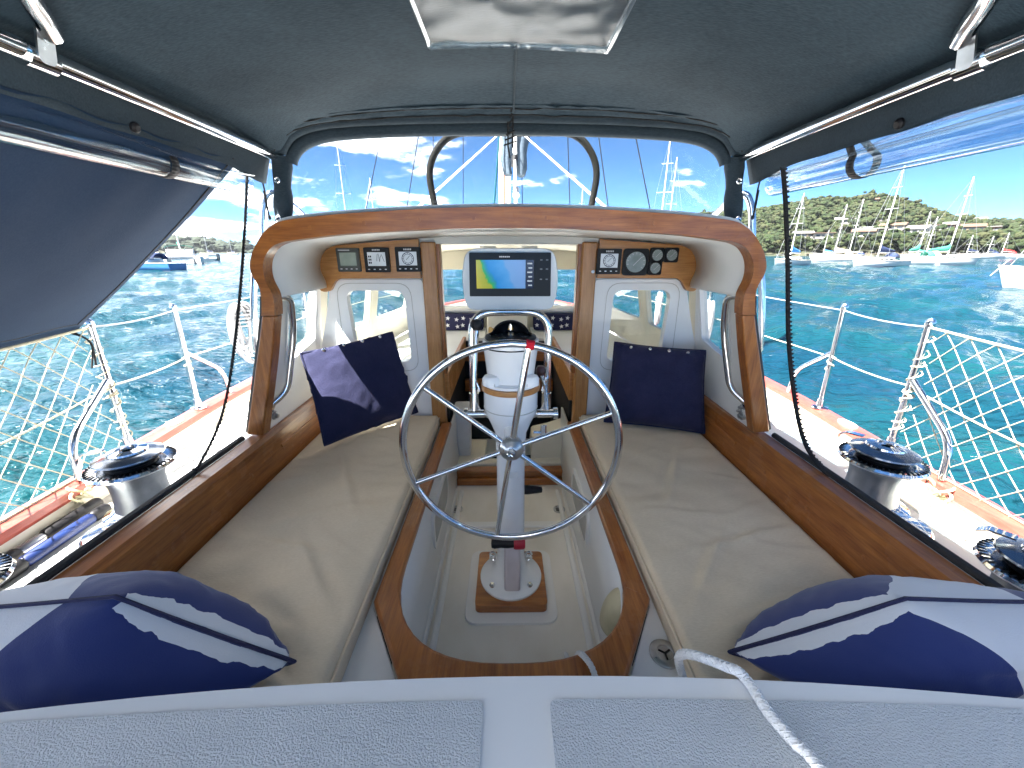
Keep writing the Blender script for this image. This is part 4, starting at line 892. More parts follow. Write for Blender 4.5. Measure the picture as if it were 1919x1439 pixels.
# ------------------------------------------------------------------ pillows
def pillow_mb(c00, c10, c11, c01, th, seed=0, n=34, pinch=.05, sag=0.0, wr=1.0):
    c00, c10, c11, c01 = map(Vector, (c00, c10, c11, c01)); nrm = ((c10 - c00).cross(c01 - c00) + (c11 - c10).cross(c11 - c01)).normalized(); ce = (c00 + c10 + c11 + c01) / 4
    mb = MB(); mb.uv = []; idx = {}
    def pt(i, j, side):
        s, t = i / n, j / n
        s2 = s + pinch * math.sin(math.pi * t) * (.5 - s) * 1.2; t2 = t + pinch * math.sin(math.pi * s) * (.5 - t) * 1.2
        p = c00 * (1 - s2) * (1 - t2) + c10 * s2 * (1 - t2) + c11 * s2 * t2 + c01 * (1 - s2) * t2
        e = max(1 - abs(2 * s - 1) ** 2.6, 0) ** .55 * max(1 - abs(2 * t - 1) ** 2.6, 0) ** .55
        wk = .010 * nz(s * 5 + seed, t * 5, seed + side) * e + .006 * nz(s * 14 + seed, t * 11, seed + 3 * side)
        edge = min(s, 1 - s, t, 1 - t); wk += .004 * math.sin((s + t) * 42 + seed + 4 * nz(s * 6, t * 6, seed)) * math.exp(-edge * 14) * (1 if edge > 0 else 0)
        return p + nrm * side * (th * .5 * e + wk * wr * (1 if edge > 0 else 0)) + V(0, 0, -sag * e)
    for side in (1, -1):
        for j in range(n + 1):
            for i in range(n + 1):
                if side == -1 and (i in (0, n) or j in (0, n)): idx[(i, j, -1)] = idx[(i, j, 1)]; continue
                idx[(i, j, side)] = len(mb.v); mb.v.append(pt(i, j, side)); mb.uv.append((i / n, j / n))
        for j in range(n):
            for i in range(n): mb.f.append((idx[(i, j, side)], idx[(i + 1, j, side)], idx[(i + 1, j + 1, side)], idx[(i, j + 1, side)]))
    return mb, pt
def edge_path(pt, n, which, a=0.0, b=1.0, off=0):
    seq = {'t0': [(i, 0) for i in range(n + 1)], 't1': [(i, n) for i in range(n + 1)], 's0': [(0, j) for j in range(n + 1)], 's1': [(n, j) for j in range(n + 1)]}[which]
    seq = seq[int(a * n):int(b * n) + 1]; return [pt(i, j, 1) for i, j in seq]
# dark navy scatter cushions by the bulkhead, with snap studs along the top
def navy_pillow(bl, br, tr, tl, label, seed):
    mb, pt = pillow_mb(bl, br, tr, tl, .15, seed, pinch=.03, wr=1.4)
    o = thing('scatter_cushion', label, 'cushion', (Vector(bl) + Vector(br)) / 2, 'navy scatter cushions by the bulkhead')
    part('cover', mb, 'navy', o, smooth=80)
    rim = [pt(i, 0, 1) for i in range(34)] + [pt(34, j, 1) for j in range(34)] + [pt(34 - i, 34, 1) for i in range(34)] + [pt(0, 34 - j, 1) for j in range(34)]
    part('seam', MB().tube(rim, .0045, 6, closed=True), 'navy', o)
    sgn = 1 if (pt(17, 17, 1) - V(0, 0, 0)).length < (pt(17, 17, -1)).length else -1
    for k in range(4):
        i = 6 + 7 * k; p = pt(i, 32, sgn); q = (pt(i + 1, 32, sgn) - p).cross(pt(i, 31, sgn) - p); q.normalize()
        if q.dot(p) > 0: q = -q
        part('snap_stud', MB().lathe([(.008, -.004), (.008, .001), (.006, .003), (.003, .003), (.001, .002)], p, q, 14), 'chrome', o)
CT = -.848
pl_bl = P(608, 835, z=CT + .012); pl_br = P(783, 772, z=CT + .02); pl_tl = P(563, 662, x=-.955); pl_tr = P(735, 622, y=1.945)
navy_pillow(pl_bl, pl_br, pl_tr, pl_tl, 'dark navy scatter cushion half in sunlight leaning in the port corner', 1)
pr_bl = P(1132, 790, z=CT + .012); pr_br = P(1320, 812, z=CT + .012); pr_tl = P(1152, 641, y=1.93); pr_tr = P(1322, 657, x=.935)
navy_pillow(pr_bl, pr_br, pr_tr, pr_tl, 'dark navy scatter cushion fully in shade leaning in the starboard corner', 5)
# blue and white patterned pillows against the aft deck
def ring_mat(cx_, cy_, r1, r2, st):
    m, t, b = newmat('ring_print'); uv = t.nodes.new('ShaderNodeUVMap'); uv.uv_map = 'UVMap'; sp_ = t.nodes.new('ShaderNodeSeparateXYZ'); t.links.new(uv.outputs[0], sp_.inputs[0])
    dd = t.nodes.new('ShaderNodeVectorMath'); dd.operation = 'DISTANCE'; t.links.new(uv.outputs[0], dd.inputs[0]); dd.inputs[1].default_value = (cx_, cy_, 0)
    def step(src, a, b_):
        x = t.nodes.new('ShaderNodeMath'); x.operation = 'GREATER_THAN'; t.links.new(src, x.inputs[0]); x.inputs[1].default_value = a
        y = t.nodes.new('ShaderNodeMath'); y.operation = 'LESS_THAN'; t.links.new(src, y.inputs[0]); y.inputs[1].default_value = b_
        z = t.nodes.new('ShaderNodeMath'); z.operation = 'MULTIPLY'; t.links.new(x.outputs[0], z.inputs[0]); t.links.new(y.outputs[0], z.inputs[1]); return z
    r = step(dd.outputs['Value'], r1, r2); s0 = step(sp_.outputs['Y'], .0035, .022); sx = step(sp_.outputs['X'], .05, .97); s1 = t.nodes.new('ShaderNodeMath'); s1.operation = 'MULTIPLY'; t.links.new(s0.outputs[0], s1.inputs[0]); t.links.new(sx.outputs[0], s1.inputs[1])
    q = t.nodes.new('ShaderNodeMath'); q.operation = 'MAXIMUM'; t.links.new(r.outputs[0], q.inputs[0]); t.links.new(s1.outputs[0], q.inputs[1])
    x = t.nodes.new('ShaderNodeMix'); x.data_type = 'RGBA'; t.links.new(q.outputs[0], x.inputs['Factor']); x.inputs['A'].default_value = (.018, .034, .15, 1); x.inputs['B'].default_value = (.66, .68, .72, 1)
    t.links.new(x.outputs['Result'], b.inputs['Base Color']); b.inputs['Roughness'].default_value = .8; b.inputs['Sheen Weight'].default_value = .3; b.inputs['Specular IOR Level'].default_value = .25
    tcx = t.nodes.new('ShaderNodeTexCoord'); n = t.nodes.new('ShaderNodeTexNoise'); n.inputs['Scale'].default_value = 420; t.links.new(tcx.outputs['Object'], n.inputs['Vector'])
    bp = t.nodes.new('ShaderNodeBump'); bp.inputs['Strength'].default_value = .25; bp.inputs['Distance'].default_value = .002; t.links.new(n.outputs['Fac'], bp.inputs['Height']); t.links.new(bp.outputs[0], b.inputs['Normal'])
    return m
def print_pillow(A, B, Cc, D, label, rm, s):
    mb, pt = pillow_mb(A, B, Cc, D, (.27 if s < 0 else .29), 11 + s, pinch=.02, wr=1.1)
    o = thing('patterned_pillow', label, 'pillow', (Vector(B) + Vector(Cc)) / 2, 'blue and white pillows against the aft deck')
    part('cover', mb, rm, o, smooth=80)
    rim = [pt(i, 0, 1) for i in range(34)] + [pt(34, j, 1) for j in range(34)] + [pt(34 - i, 34, 1) for i in range(34)] + [pt(0, 34 - j, 1) for j in range(34)]
    part('piping', MB().tube(rim, .0045, 6, closed=True), 'navy', o)
A = P(215, 1118, z=-.625); B = P(552, 1240, z=-.80)
print_pillow(A, B, V(-.80, .56, -.90), V(-1.12, .56, -.64), 'navy pillow with a wide white ring lying at the aft end of the port seat', ring_mat(.60, .10, .62, .98, (.8, .8)), -1)
A = P(1697, 1122, z=-.628); B = P(1367, 1222, z=-.80)
print_pillow(A, B, V(.78, .56, -.90), V(1.08, .55, -.635), 'navy pillow with a wide white ring lying at the aft end of the starboard seat', ring_mat(.70, .05, .64, .98, (.8, .8)), 1)
# star-print cushions inside the doghouse
m, t, b = newmat('star_cloth'); b.inputs['Base Color'].default_value = (.012, .013, .06, 1); b.inputs['Roughness'].default_value = .85; M['starcloth'] = m
for s in (-1, 1):
    o = thing('star_cushion', 'navy cushion printed with white stars inside the doghouse to port' if s < 0 else 'navy cushion printed with white stars inside the doghouse to starboard', 'cushion', (s * .5, 3.45, -.66), 'star print cushions in the doghouse')
    part('cover', MB().plate([rpoly(rect(min(s * .22, s * .78), max(s * .22, s * .78), -.655, -.515), .03)], fXZ(3.38), 0, .09), 'starcloth', o, bevel=.02)
    stm = mat('star_white', (.75, .75, .76), .8)
    for k in range(16):
        cx_ = s * (.26 + .066 * (k % 8)) + .01 * math.sin(k * 3); cz = -.548 - .062 * (k // 8) - .012 * (k % 2); rot = k * 1.3
        st_ = [(cx_ + (.021 if q % 2 == 0 else .009) * math.cos(rot + q * math.pi / 5), cz + (.021 if q % 2 == 0 else .009) * math.sin(rot + q * math.pi / 5)) for q in range(10)]
        part('star', MB().plate([st_], fXZ(3.38), -.0025, .001), stm, o, smooth=0)
# white lidded bin beside the companionway
bn = thing('storage_bin', 'white lidded plastic bin just inside the companionway', 'bin', (-.285, 2.19, -1.199))
part('body', MB().loft([[V(-.285 + x * k, 2.19 + y * k, z) for x, y in rpoly(rect(-.048, .048, -.07, .07), .02)] for z, k in ((-1.199, .86), (-.93, 1.0))]), 'whiteplastic', bn)
part('lid', MB().plate([rpoly(rect(-.337, -.233, 2.116, 2.264), .022)], fXY(-.929), 0, .04), 'whiteplastic', bn, bevel=.012)
# draped towel by the locker
tw = MB(); tw.grid(lambda i, j: V(-.16 + .30 * i, 3.045 - .02 * j + .006 * math.sin(i * 40), -.57 - .05 * j + .006 * math.sin(i * 31)), 40, 4)
solo('towel', tw, fabric('gold_towel', (.50, .33, .12), (.62, .46, .24), 200), 'ruffled gold edged cloth hanging on the cabin locker', 'cloth', solid=.004)
# ------------------------------------------------------------------ bimini top over the cockpit
bim = thing('bimini_top', 'dark navy canvas bimini on a stainless frame over the cockpit', 'bimini', (0, .7, .08))
PX, PZ = .79, .305
Y0, Y1 = -.04, 1.495
bow_px = [(545, 305), (549, 292), (560, 276), (580, 263), (610, 254), (660, 248), (760, 243), (860, 241), (955, 240)]
bp_ = [P(u, v, y=1.50) for u, v in bow_px]; half = [V(-abs(p.x), 1.50, p.z) for p in bp_[:-1]] + [V(0, 1.50, bp_[-1].z)]
BX_ = [0] + [abs(p.x) for p in reversed(half[:-1])] + [.83]; BZ_ = [half[-1].z] + [p.z for p in reversed(half[:-1])] + [.285]
def bz(x, y):
    q = abs(x) / .82; front = 1 - min(max((1.5 - y) / .5, 0), 1)
    z = PZ + .028 + .118 * (1 - q ** 2.6) + .012 * nz(x * 2, y * 2, 4) * (1 - q) - .012 * math.exp(-((y - .55) / .25) ** 2) * (1 - q)
    if y > 1.28:
        t = min((y - 1.28) / .20, 1); t = t * t * (3 - 2 * t); zb = float(np.interp(abs(x), BX_, BZ_)) + .024; z = z + (zb - z) * t
    return z
roof_ = MB(); yb = lambda j: Y0 + (Y1 - Y0) * j
SK = (-.185, .222, .46, 1.085)       # skylight opening
nx, ny = 48, 60
xs_ = sorted(set([round(v, 4) for v in np.linspace(-.82, .82, nx)] + [SK[0], SK[1]])); ys_ = sorted(set([round(v, 4) for v in np.linspace(Y0, Y1, ny)] + [SK[2], SK[3]]))
for y in ys_:
    for x in xs_: roof_.v.append(V(x, y, bz(x, y)))
W_ = len(xs_)
for j in range(len(ys_) - 1):
    for i in range(W_ - 1):
        xm = (xs_[i] + xs_[i + 1]) / 2; ym = (ys_[j] + ys_[j + 1]) / 2
        if SK[0] < xm < SK[1] and SK[2] < ym < SK[3]: continue
        roof_.f.append((j * W_ + i, j * W_ + i + 1, (j + 1) * W_ + i + 1, (j + 1) * W_ + i))
cv_ = part('canopy', roof_, 'canvas', bim, smooth=80, solid=.003)
part('centre_seam', MB().tube([V(.012, y, bz(.012, y) - .003) for y in np.linspace(1.09, 1.47, 16)], .0035, 6), 'canvas_d', cv_)
# skylight
sk = MB(); sk.grid(lambda i, j: (lambda x, y: V(x, y, bz(x, y) - .006 - .016 * math.sin(math.pi * i) * math.sin(math.pi * j) + .005 * nz(x * 18, y * 14, 7)))(SK[0] - .004 + (SK[1] - SK[0] + .008) * i, SK[2] - .004 + (SK[3] - SK[2] + .008) * j), 30, 40)
skp = part('skylight', sk, 'skylight', bim, smooth=80, label='clear vinyl skylight panel sewn into the canopy')
loop = [V(x, y, bz(x, y) - .006) for x, y in [(SK[0] + (SK[1] - SK[0]) * k / 12, SK[3]) for k in range(13)] + [(SK[1], SK[3] + (SK[2] - SK[3]) * k / 16) for k in range(1, 17)] + [(SK[1] + (SK[0] - SK[1]) * k / 12, SK[2]) for k in range(1, 13)] + [(SK[0], SK[2] + (SK[3] - SK[2]) * k / 16) for k in range(1, 16)]]
part('skylight_welt', MB().tube(loop, .007, 6, closed=True), 'vinylroll', skp)
# canvas flap lying over the skylight outside, open at its front edge
fl0 = MB(); fl0.grid(lambda i, j: (lambda x, y: V(x, y, bz(x, y) + .010 + .004 * nz(x * 9, y * 9, 3)))(SK[0] - .03 + (SK[1] - SK[0] + .06) * i, SK[2] - .08 + (SK[3] - SK[2] + .10) * j), 16, 24)
part('skylight_flap', fl0, 'canvas_d', bim, smooth=80, solid=.002)
# front bow: layered canvas sleeves round the front tube
bow = spl(half + [V(-p.x, p.y, p.z) for p in reversed(half[:-1])], 5)
part('front_bow', MB().tube(bow, .021, 12), 'canvas_d', bim)
for (y, k, dzz, r, mm) in ((1.465, 1.012, .022, .016, 'canvas_d'), (1.425, 1.02, .040, .010, 'canvas')):
    part('bow_sleeve', MB().tube([V(p.x * k, y, p.z + dzz) for p in bow], r, 10), mm, bim)
def band(i, j):
    n_ = len(bow) - 1; q = bow[min(int(i * n_ + .5), n_)]; y = 1.395 + (1.475 - 1.395) * j
    zt_ = bz(max(min(q.x, .8), -.8), 1.395) - .004; zb = q.z + .018
    fold = .004 * math.sin(j * 9 + nz(q.x * 9, 0, 3) * 2) + .004 * nz(q.x * 26, j * 4, 6)
    return V(q.x * (1.04 - .03 * j), y, zt_ + (zb - zt_) * j ** 1.3 + fold)
bd = MB(); bd.grid(band, len(bow) - 1, 14); part('front_hem', bd, 'canvas', bim, smooth=80, solid=.003)
for d_ in (.02, .045):
    part('hem_stitching', MB().tube([band(k / 80, (d_) / .08) + V(0, -.001, -.003) for k in range(81)], .0022, 5), 'cordblack', bim)
lash = MB()
for k in range(7): lash.tube([V(-.02 + .004 * k, 1.47 - .013 * k, .335 + .012 * k), V(.022 - .003 * k, 1.46 - .012 * k, .345 + .012 * k)], .0025, 5)
lash.tube([V(-.006, 1.46, .40), V(-.006, 1.478, .335), V(0.0, 1.48, .30)], .003, 5); lash.tube([V(.010, 1.44, .41), V(.010, 1.478, .33)], .003, 5)
part('bow_lashing', lash, 'cordblack', bim)
# sleeves down to the doghouse roof, with snap fasteners
for s in (-1, 1):
    tp2 = V(s * .775, 1.50, .305); bt2 = V(s * .800, 1.475, .055)
    rings = []
    for k in range(9):
        t_ = k / 8; c_ = tp2.lerp(bt2, t_); wd = .030 + .004 * math.sin(k * 1.7) + .003 * (k == 0)
        rings.append([c_ + V(wd * math.cos(a) * (1 + .1 * nz(k, a, 2)), .024 * math.sin(a), 0) for a in np.linspace(0, 2 * math.pi, 17)[:-1]])
    sl_ = part('post_sleeve', MB().loft(rings), 'canvas_d', bim, smooth=70)
    for v_ in (.30, .78):
        q = tp2.lerp(bt2, v_) + V(s * .004, -.0245, 0); part('snap_stud', MB().lathe([(.0105, -.003), (.0105, .002), (.008, .0035), (.005, .001), (.001, .001)], q, (0, -1, .1), 16), 'chrome', sl_)
    # clear flap edge beside the post
    fl_ = MB(); fl_.grid(lambda i, j, s=s: V(s * (.80 + .045 * i), 1.50 + .01 * i, .29 - .24 * j) + V(0, .006 * nz(i * 4, j * 8, 5), 0), 5, 12); part('clear_flap', fl_, 'vinyl', bim, smooth=80)
    # side tube and valance
    tb = part('side_tube', MB().tube([V(s * PX, y, PZ + .004 * math.sin(y * 2)) for y in np.linspace(Y0, 1.49, 22)], .016, 16), 'ss', bim)
    va = MB(); va.grid(lambda i, j, s=s: (lambda y: V(s * (.815 + .03 * j), y, bz(.815, y) - .002 - .085 * j + .003 * nz(y * 9, j * 3, 2)))(Y0 + (1.50 - Y0) * i), 60, 6); part('valance', va, 'canvas_d', bim, smooth=80, solid=.003)
    # clamp and cross tube overhead
    yc_ = .79
    ck = part('tube_clamp', MB().tube([V(s * PX, yc_ - .022, PZ), V(s * PX, yc_ + .022, PZ)], .019, 16), 'ss', bim)
    lug = MB().plate([rpoly([(-.014, -.01), (.014, -.01), (.012, .070), (-.012, .070)], .011)], lambda a, b, d, s=s: V(s * (PX - .016 - b * .25 - d), yc_ + a, PZ + b), 0, .004); part('clamp_lug', lug, 'ssd', ck)
    part('clamp_bolt', MB().lathe([(.006, 0), (.006, .006), (.003, .008)], (s * (PX - .036), yc_, PZ + .056), (-s, 0, -.2), 8), 'ssd', ck)
    part('clamp_bolt', MB().lathe([(.004, 0), (.004, .004)], (s * (PX - .032), yc_, PZ + .038), (-s, 0, -.2), 8), 'ssd', ck)
for s in (-1, 1):
    tube_ = [V(s * x, y, bz(x, y) - .0165) for x, y in ((.757, .795), (.735, .765), (.68, .69), (.55, .57), (.40, .48), (.2, .43), (0, .42))]
    part('cross_tube', MB().tube(spl(tube_, 6), .0145, 12), 'ss', bim)
for s in (-1, 1):       # aft legs of the frame, behind the camera
    part('aft_leg', MB().tube([V(s * PX, -.02, PZ), V(s * .98, -.30, -.3), V(s * 1.1, -.42, -.62)], .0135, 10), 'ss', bim)
    part('front_leg', MB().tube([V(s * .775, 1.50, .31), V(s * .80, 1.475, .06)], .0125, 10), 'ss', bim)

# clear front window between the bow and the doghouse roof
fw_ = MB()
def fwin(i, j):
    n_ = len(bow) - 1; q = bow[min(int(i * n_ + .5), n_)]; zb = float(np.interp(q.x, [p[0] for p in O if p[1] > -.1], [p[1] for p in O if p[1] > -.1])) + .012
    x = q.x * .985; rp_ = abs(q.x) / .8
    return V(x, 1.505 - .02 * j + .010 * math.exp(-((rp_ - .78) / .2) ** 2) * math.sin((x * 1.0 + (q.z - j * .3) * (1 if x > 0 else -1) * .9) * 60) * (.3 + .7 * j), q.z - .012 + (zb - q.z + .012) * j)
fw_.grid(fwin, len(bow) - 1, 16)
solo('front_curtain', fw_, 'vinyl', 'clear vinyl windscreen curtain between the bimini and the doghouse roof', 'curtain', smooth=80, recalc=False)

# rolled clear side curtains
def roll(s):
    o = thing('rolled_curtain', 'rolled clear vinyl side curtain strapped under the port edge of the bimini' if s < 0 else 'rolled clear vinyl side curtain strapped under the starboard edge of the bimini', 'curtain', (s * .91, .8, .17), 'rolled clear side curtains')
    A_ = P(458, 343, x=-.905) if s < 0 else P(1452, 345, x=.895)
    y1, x_, z_ = A_.y, A_.x, A_.z - .003
    pts = [V(x_ + s * .002 * (y1 - y), y, z_ - .012 * math.sin((y1 - y) * 1.4) * .3) for y in np.linspace(y1, -.02, 40)]
    part('roll', MB().tube(pts, .033, 24, caps=False), 'vinylroll', o, smooth=80)
    part('inner_roll', MB().tube([p + V(.003, 0, .002) for p in pts], .0255, 20, caps=False), 'vinylroll', o, smooth=80)
    hs = MB(); hs.grid(lambda i, j: (lambda y: V(s * .845 + (x_ - s * .845 + s * .012) * j ** .8, y, .25 + (z_ + .03 - .25) * j + .012 * nz(y * 3.2, j * 2, 8) * math.sin(3.14 * j)))(y1 + (-.02 - y1) * i), 60, 8)
    part('hanging_sheet', hs, 'vinyl', o, smooth=80)
    bt_ = part('bolt_rope', MB().tube([V(s * .850 + .010 * math.sin(y * 6), y, .236 + .010 * math.sin(y * 9)) for y in np.linspace(y1 - .03, -.0, 40)], .004, 6), 'vinylroll', o)
    for ys2 in ((P(300, 290, x=x_).y,) if s < 0 else (P(1622, 290, x=x_).y,)):
        ring = []
        for a in np.linspace(-2.0, 2.1, 18): ring.append(V(x_ + .0345 * math.sin(a), ys2, z_ - .0345 * math.cos(a)))
        ring = [V(s * .842, ys2 - .02, .275)] + (ring if s < 0 else list(reversed(ring))) + [V(s * .848, ys2 + .012, .27)]
        st2 = MB()
        for p, q in zip(ring[:-1], ring[1:]):
            st2.add([p + V(0, -.011, 0), p + V(0, .011, 0), q + V(0, .011, 0), q + V(0, -.011, 0)], [(0, 1, 2, 3)])
        part('strap', st2, 'rubber', o, solid=.003, smooth=60)
        part('strap_button', MB().lathe([(.011, 0), (.011, .006), (.006, .010)], (s * .838, ys2 - .14, .262), (-s, 0, -.3), 12), 'black', o)
    # tie cord at the end
    e_ = V(x_, y1 - .015, z_)
    part('tie_strap', MB().tube([V(s * .835, y1 + .01, .275), V(s * .85, y1 + .008, .24), e_ + V(0, .0, .034)], .008, 8), 'rubber', o)
    lp_ = [V(s * .85, y1 + .01, .245), V(s * .858, y1 + .03, .20), V(s * .862, y1 + .034, .14), V(s * .856, y1 + .026, .115), V(s * .852, y1 + .014, .15), V(s * .85, y1 + .01, .20)]
    part('tie_cord', MB().tube(spl(lp_, 6), .0028, 6), 'cordblack', o)
    part('cord_end', MB().lathe([(.001, -.008), (.005, -.004), (.005, .006), (.001, .01)], lp_[3], seg=8), 'black', o)
roll(-1); roll(1)
# zips hanging down to the coaming track
def zipper(pts, label, r):
    o = thing('zip_tape', label, 'zip', pts[-1], 'side curtain zips')
    p = spl(pts, 9); part('tape', MB().tube(p, r, 6), 'cordblack', o)
    tt = MB(); acc = 0
    for a, b_ in zip(p[:-1], p[1:]):
        L_ = (b_ - a).length; k = max(int(L_ / .011), 1)
        for q in range(k):
            c_ = a.lerp(b_, q / k); tt.box(c_ + V(r * .9, -r * .5, 0), (.006, .006, .006))
    part('teeth', tt, 'black', o, smooth=0)
zipper([P(464, 290, x=-.855), P(460, 400, x=-.88), P(452, 520, x=-.915), P(440, 640, x=-.955), P(424, 745, x=-.99), P(402, 815, x=-1.02), P(362, 890, x=-1.045), V(-1.05, 1.13, -.677)], 'thin black zip tape hanging from the port curtain to the coaming', .0042)
zipper([P(1466, 300, x=.845), P(1472, 380, x=.86), P(1476, 500, x=.90), P(1478, 640, x=.945), P(1492, 765, x=.99), P(1512, 838, x=1.02), P(1550, 890, x=1.045), V(1.05, 1.16, -.677)], 'thick black zip tape hanging from the starboard curtain to the coaming', .0070)

# ------------------------------------------------------------------ port side awning down to the lifeline
aw = thing('side_awning', 'blue-grey canvas side awning stretched from the bimini to the port lifeline', 'awning', (-1.3, .5, -.28))
FT = P(436, 352, x=-.87); FB = P(152, 621, x=-1.585)
def awn(i, j):
    y = lambda a: a + (-1.2 - a) * i
    a = V(-.838, FT.y + (.0 - FT.y) * i, .262); b_ = V(-(hb(FB.y + (.0 - FB.y) * i) + .018), FB.y + (.0 - FB.y) * i, FB.z - .004)
    p = a.lerp(b_, j); return p + V(.0, 0, -.035 * math.sin(math.pi * j) * math.sin(math.pi * min(i * 2, .5) + .3) + .006 * nz(i * 9, j * 3, 5) + .004 * math.sin(i * 55 - j * 7) * (1 - j) ** 2)
ab = MB(); ab.grid(awn, 60, 26); part('panel', ab, 'awning', aw, smooth=80, solid=.002)
hs_ = MB(); hs_.tube([awn(.018 + k * .02, .935) + V(.004, 0, .002) for k in range(49)], .0022, 5); hs_.tube([awn(.018 + .0 * k, .935 * (k / 30)) + V(.004, 0, .001) for k in range(31)], .0022, 5); part('hem_stitching', hs_, 'cordblack', aw)
part('corner_tie', MB().tube(spl([awn(0, 1), P(168, 640, x=-1.57), P(176, 662, x=-1.565), P(180, 685, x=-1.565)], 5), .0035, 6), 'cordblack', aw)
part('corner_tie', MB().tube(spl([awn(.01, 1), P(160, 634, x=-1.57), P(173, 650, x=-1.565), P(172, 690, x=-1.56)], 5), .003, 6), 'cordblack', aw)

# ------------------------------------------------------------------ safety nets
def net(s):
    y1, TZ = GY[s]; o = thing('safety_net', 'cream cord diamond safety net laced to the port guard rail' if s < 0 else 'cream cord diamond safety net laced to the starboard guard rail', 'net', (s * 1.55, .9, -.80), 'safety nets on the guard rails')
    ya = -.35; sag = .018
    def pt(y, h):      # h 0 at rail .. 1 at the lifeline
        x = hb(y) - .006 - .012 * h; zt = TZ - .012 - .018 * math.sin(math.pi * min(max((y1 - y) / 1.1, 0), 1)) * 1.0
        return V(s * (x + sag * math.sin(math.pi * h) * math.sin(y * 5)), y, -.775 + (zt + .775) * h)
    part('top_rope', MB().tube([pt(y, 1) for y in np.linspace(y1, ya, 40)], .0045, 6), 'cord', o)
    part('bottom_rope', MB().tube([pt(y, 0) + V(0, 0, .004) for y in np.linspace(y1, ya, 40)], .0035, 6), 'cord', o)
    part('middle_rope', MB().tube([pt(y, .52 - .06 * math.sin((y1 - y) * 2.2)) + V(-s * .004, 0, 0) for y in np.linspace(y1, ya, 40)], .0032, 6), 'cord', o)
    p_ = .083; span = .46; knots = MB()
    for fam in (-1, 1):
        k = -8
        while True:
            y0 = ya + k * p_; k += 1
            if y0 > y1 + span: break
            pts = []
            for h in np.linspace(0, 1, 13):
                y = y0 + fam * span * h if fam > 0 else y0 - span * h
                if ya <= y <= y1 - .012: pts.append(pt(y, h) + V(s * fam * .0018 + .003 * nz(y * 9, h * 4, fam), 0, .004 * nz(y * 7, h * 5, 3 + fam)))
            if len(pts) >= 2: part('cord', MB().tube(pts, .0018, 5), 'cord', o)
    # knots where cords cross
    kb = MB()
    for a in range(-14, 40):
        for c in range(1, 12):
            h = c * p_ / (2 * span); y = ya + a * p_ + (c % 2) * p_ / 2
            if 0 < h < 1 and ya < y < y1 - .02: kb.lathe([(.001, -.004), (.0040, 0), (.001, .004)], pt(y, h), (0, 1, 0), 5)
    part('knots', kb, 'cord', o, kind='stuff')
    # lacing of the net to the rail near the brace foot
    lc = MB(); yb = y1 - .24
    for q in range(5):
        a0 = q * 1.3; lc.tube(spl([V(s * (hb(yb) - .03 - .05 * math.sin(a0 + w2)), yb + .03 * math.cos(w2 * 1.7 + a0) - .015 * q, -.80 + .035 * math.sin(w2 * 1.3 + a0) - .02 * (q % 3)) for w2 in np.linspace(0, 5, 7)], 3), .0042, 6)
    part('lacing', lc, mat('weathered_cord', (.42, .40, .22), .9, col2=(.66, .62, .46), scale=30), o)
net(-1); net(1)

# ------------------------------------------------------------------ winches
def winch(x, y, sc, label, z0=DZ):
    o = thing('winch', label, 'winch', (x, y, z0), 'sheet winches on the side decks')
    c = V(x, y, z0); L = lambda prof: [(r * sc, z * sc) for r, z in prof]
    part('plinth', MB().lathe(L([(.125, 0), (.122, .03), (.112, .045)]), c, seg=40), 'gel', o)
    part('base', MB().lathe(L([(.106, .046), (.110, .050), (.108, .060), (.090, .068), (.078, .075)]), c, seg=40), 'chrome', o)
    part('drum', MB().lathe(L([(.077, .075), (.073, .10), (.071, .13), (.072, .165), (.080, .195), (.092, .21)]), c, seg=48), 'drum', o)
    part('lower_jaw', MB().lathe(L([(.092, .2105), (.114, .213), (.118, .219), (.114, .227), (.076, .234)]), c, seg=60), 'chrome', o)
    tj = MB()
    for k in range(44):
        a = 2 * math.pi * k / 44; tj.box(c + V(.104 * math.cos(a), .104 * math.sin(a), .2285) * sc * V(1, 1, 1).x if False else c + V(.104 * sc * math.cos(a), .104 * sc * math.sin(a), .2285 * sc), (.018 * sc, .004 * sc, .004 * sc), a)
    part('jaw_ribs', tj, 'black', o, smooth=0)
    part('jaw_groove', MB().lathe(L([(.074, .232), (.064, .240), (.070, .246)]), c, seg=40), 'black', o)
    part('upper_jaw', MB().lathe(L([(.070, .2465), (.088, .248), (.091, .251), (.089, .256), (.074, .262), (.060, .266), (.030, .268)]), c, seg=60), 'dchrome', o)
    part('top_cap', MB().lathe(L([(.052, .268), (.050, .274), (.030, .278), (.029, .27), (.012, .27), (.011, .262), (.001, .262)]), c, seg=32), 'chrome', o)
    an = R(200) if x < 0 else R(120)
    arm = [c + V(r * sc * math.cos(an), r * sc * math.sin(an), z * sc) for r, z in ((.060, .279), (.105, .277), (.125, .262), (.127, .232), (.137, .218))]
    fb_ = MB(); dn = V(-math.sin(an), math.cos(an), 0) * .014 * sc
    fb_.loft([[p - dn, p + dn, p + dn + V(0, 0, .004), p - dn + V(0, 0, .004)] for p in arm]); part('feeder_arm', fb_, 'chrome', o)
winch(-1.245, 1.13, 1.0, 'large self-tailing chrome winch on the port side deck')
winch(1.245, 1.13, 1.0, 'large self-tailing chrome winch on the starboard side deck forward of a smaller winch')
winch(1.185, .66, .92, 'smaller chrome winch on the starboard side deck beside the patterned pillow')
winch(-1.215, .64, .92, 'smaller chrome winch on the port side deck beside the patterned pillow')
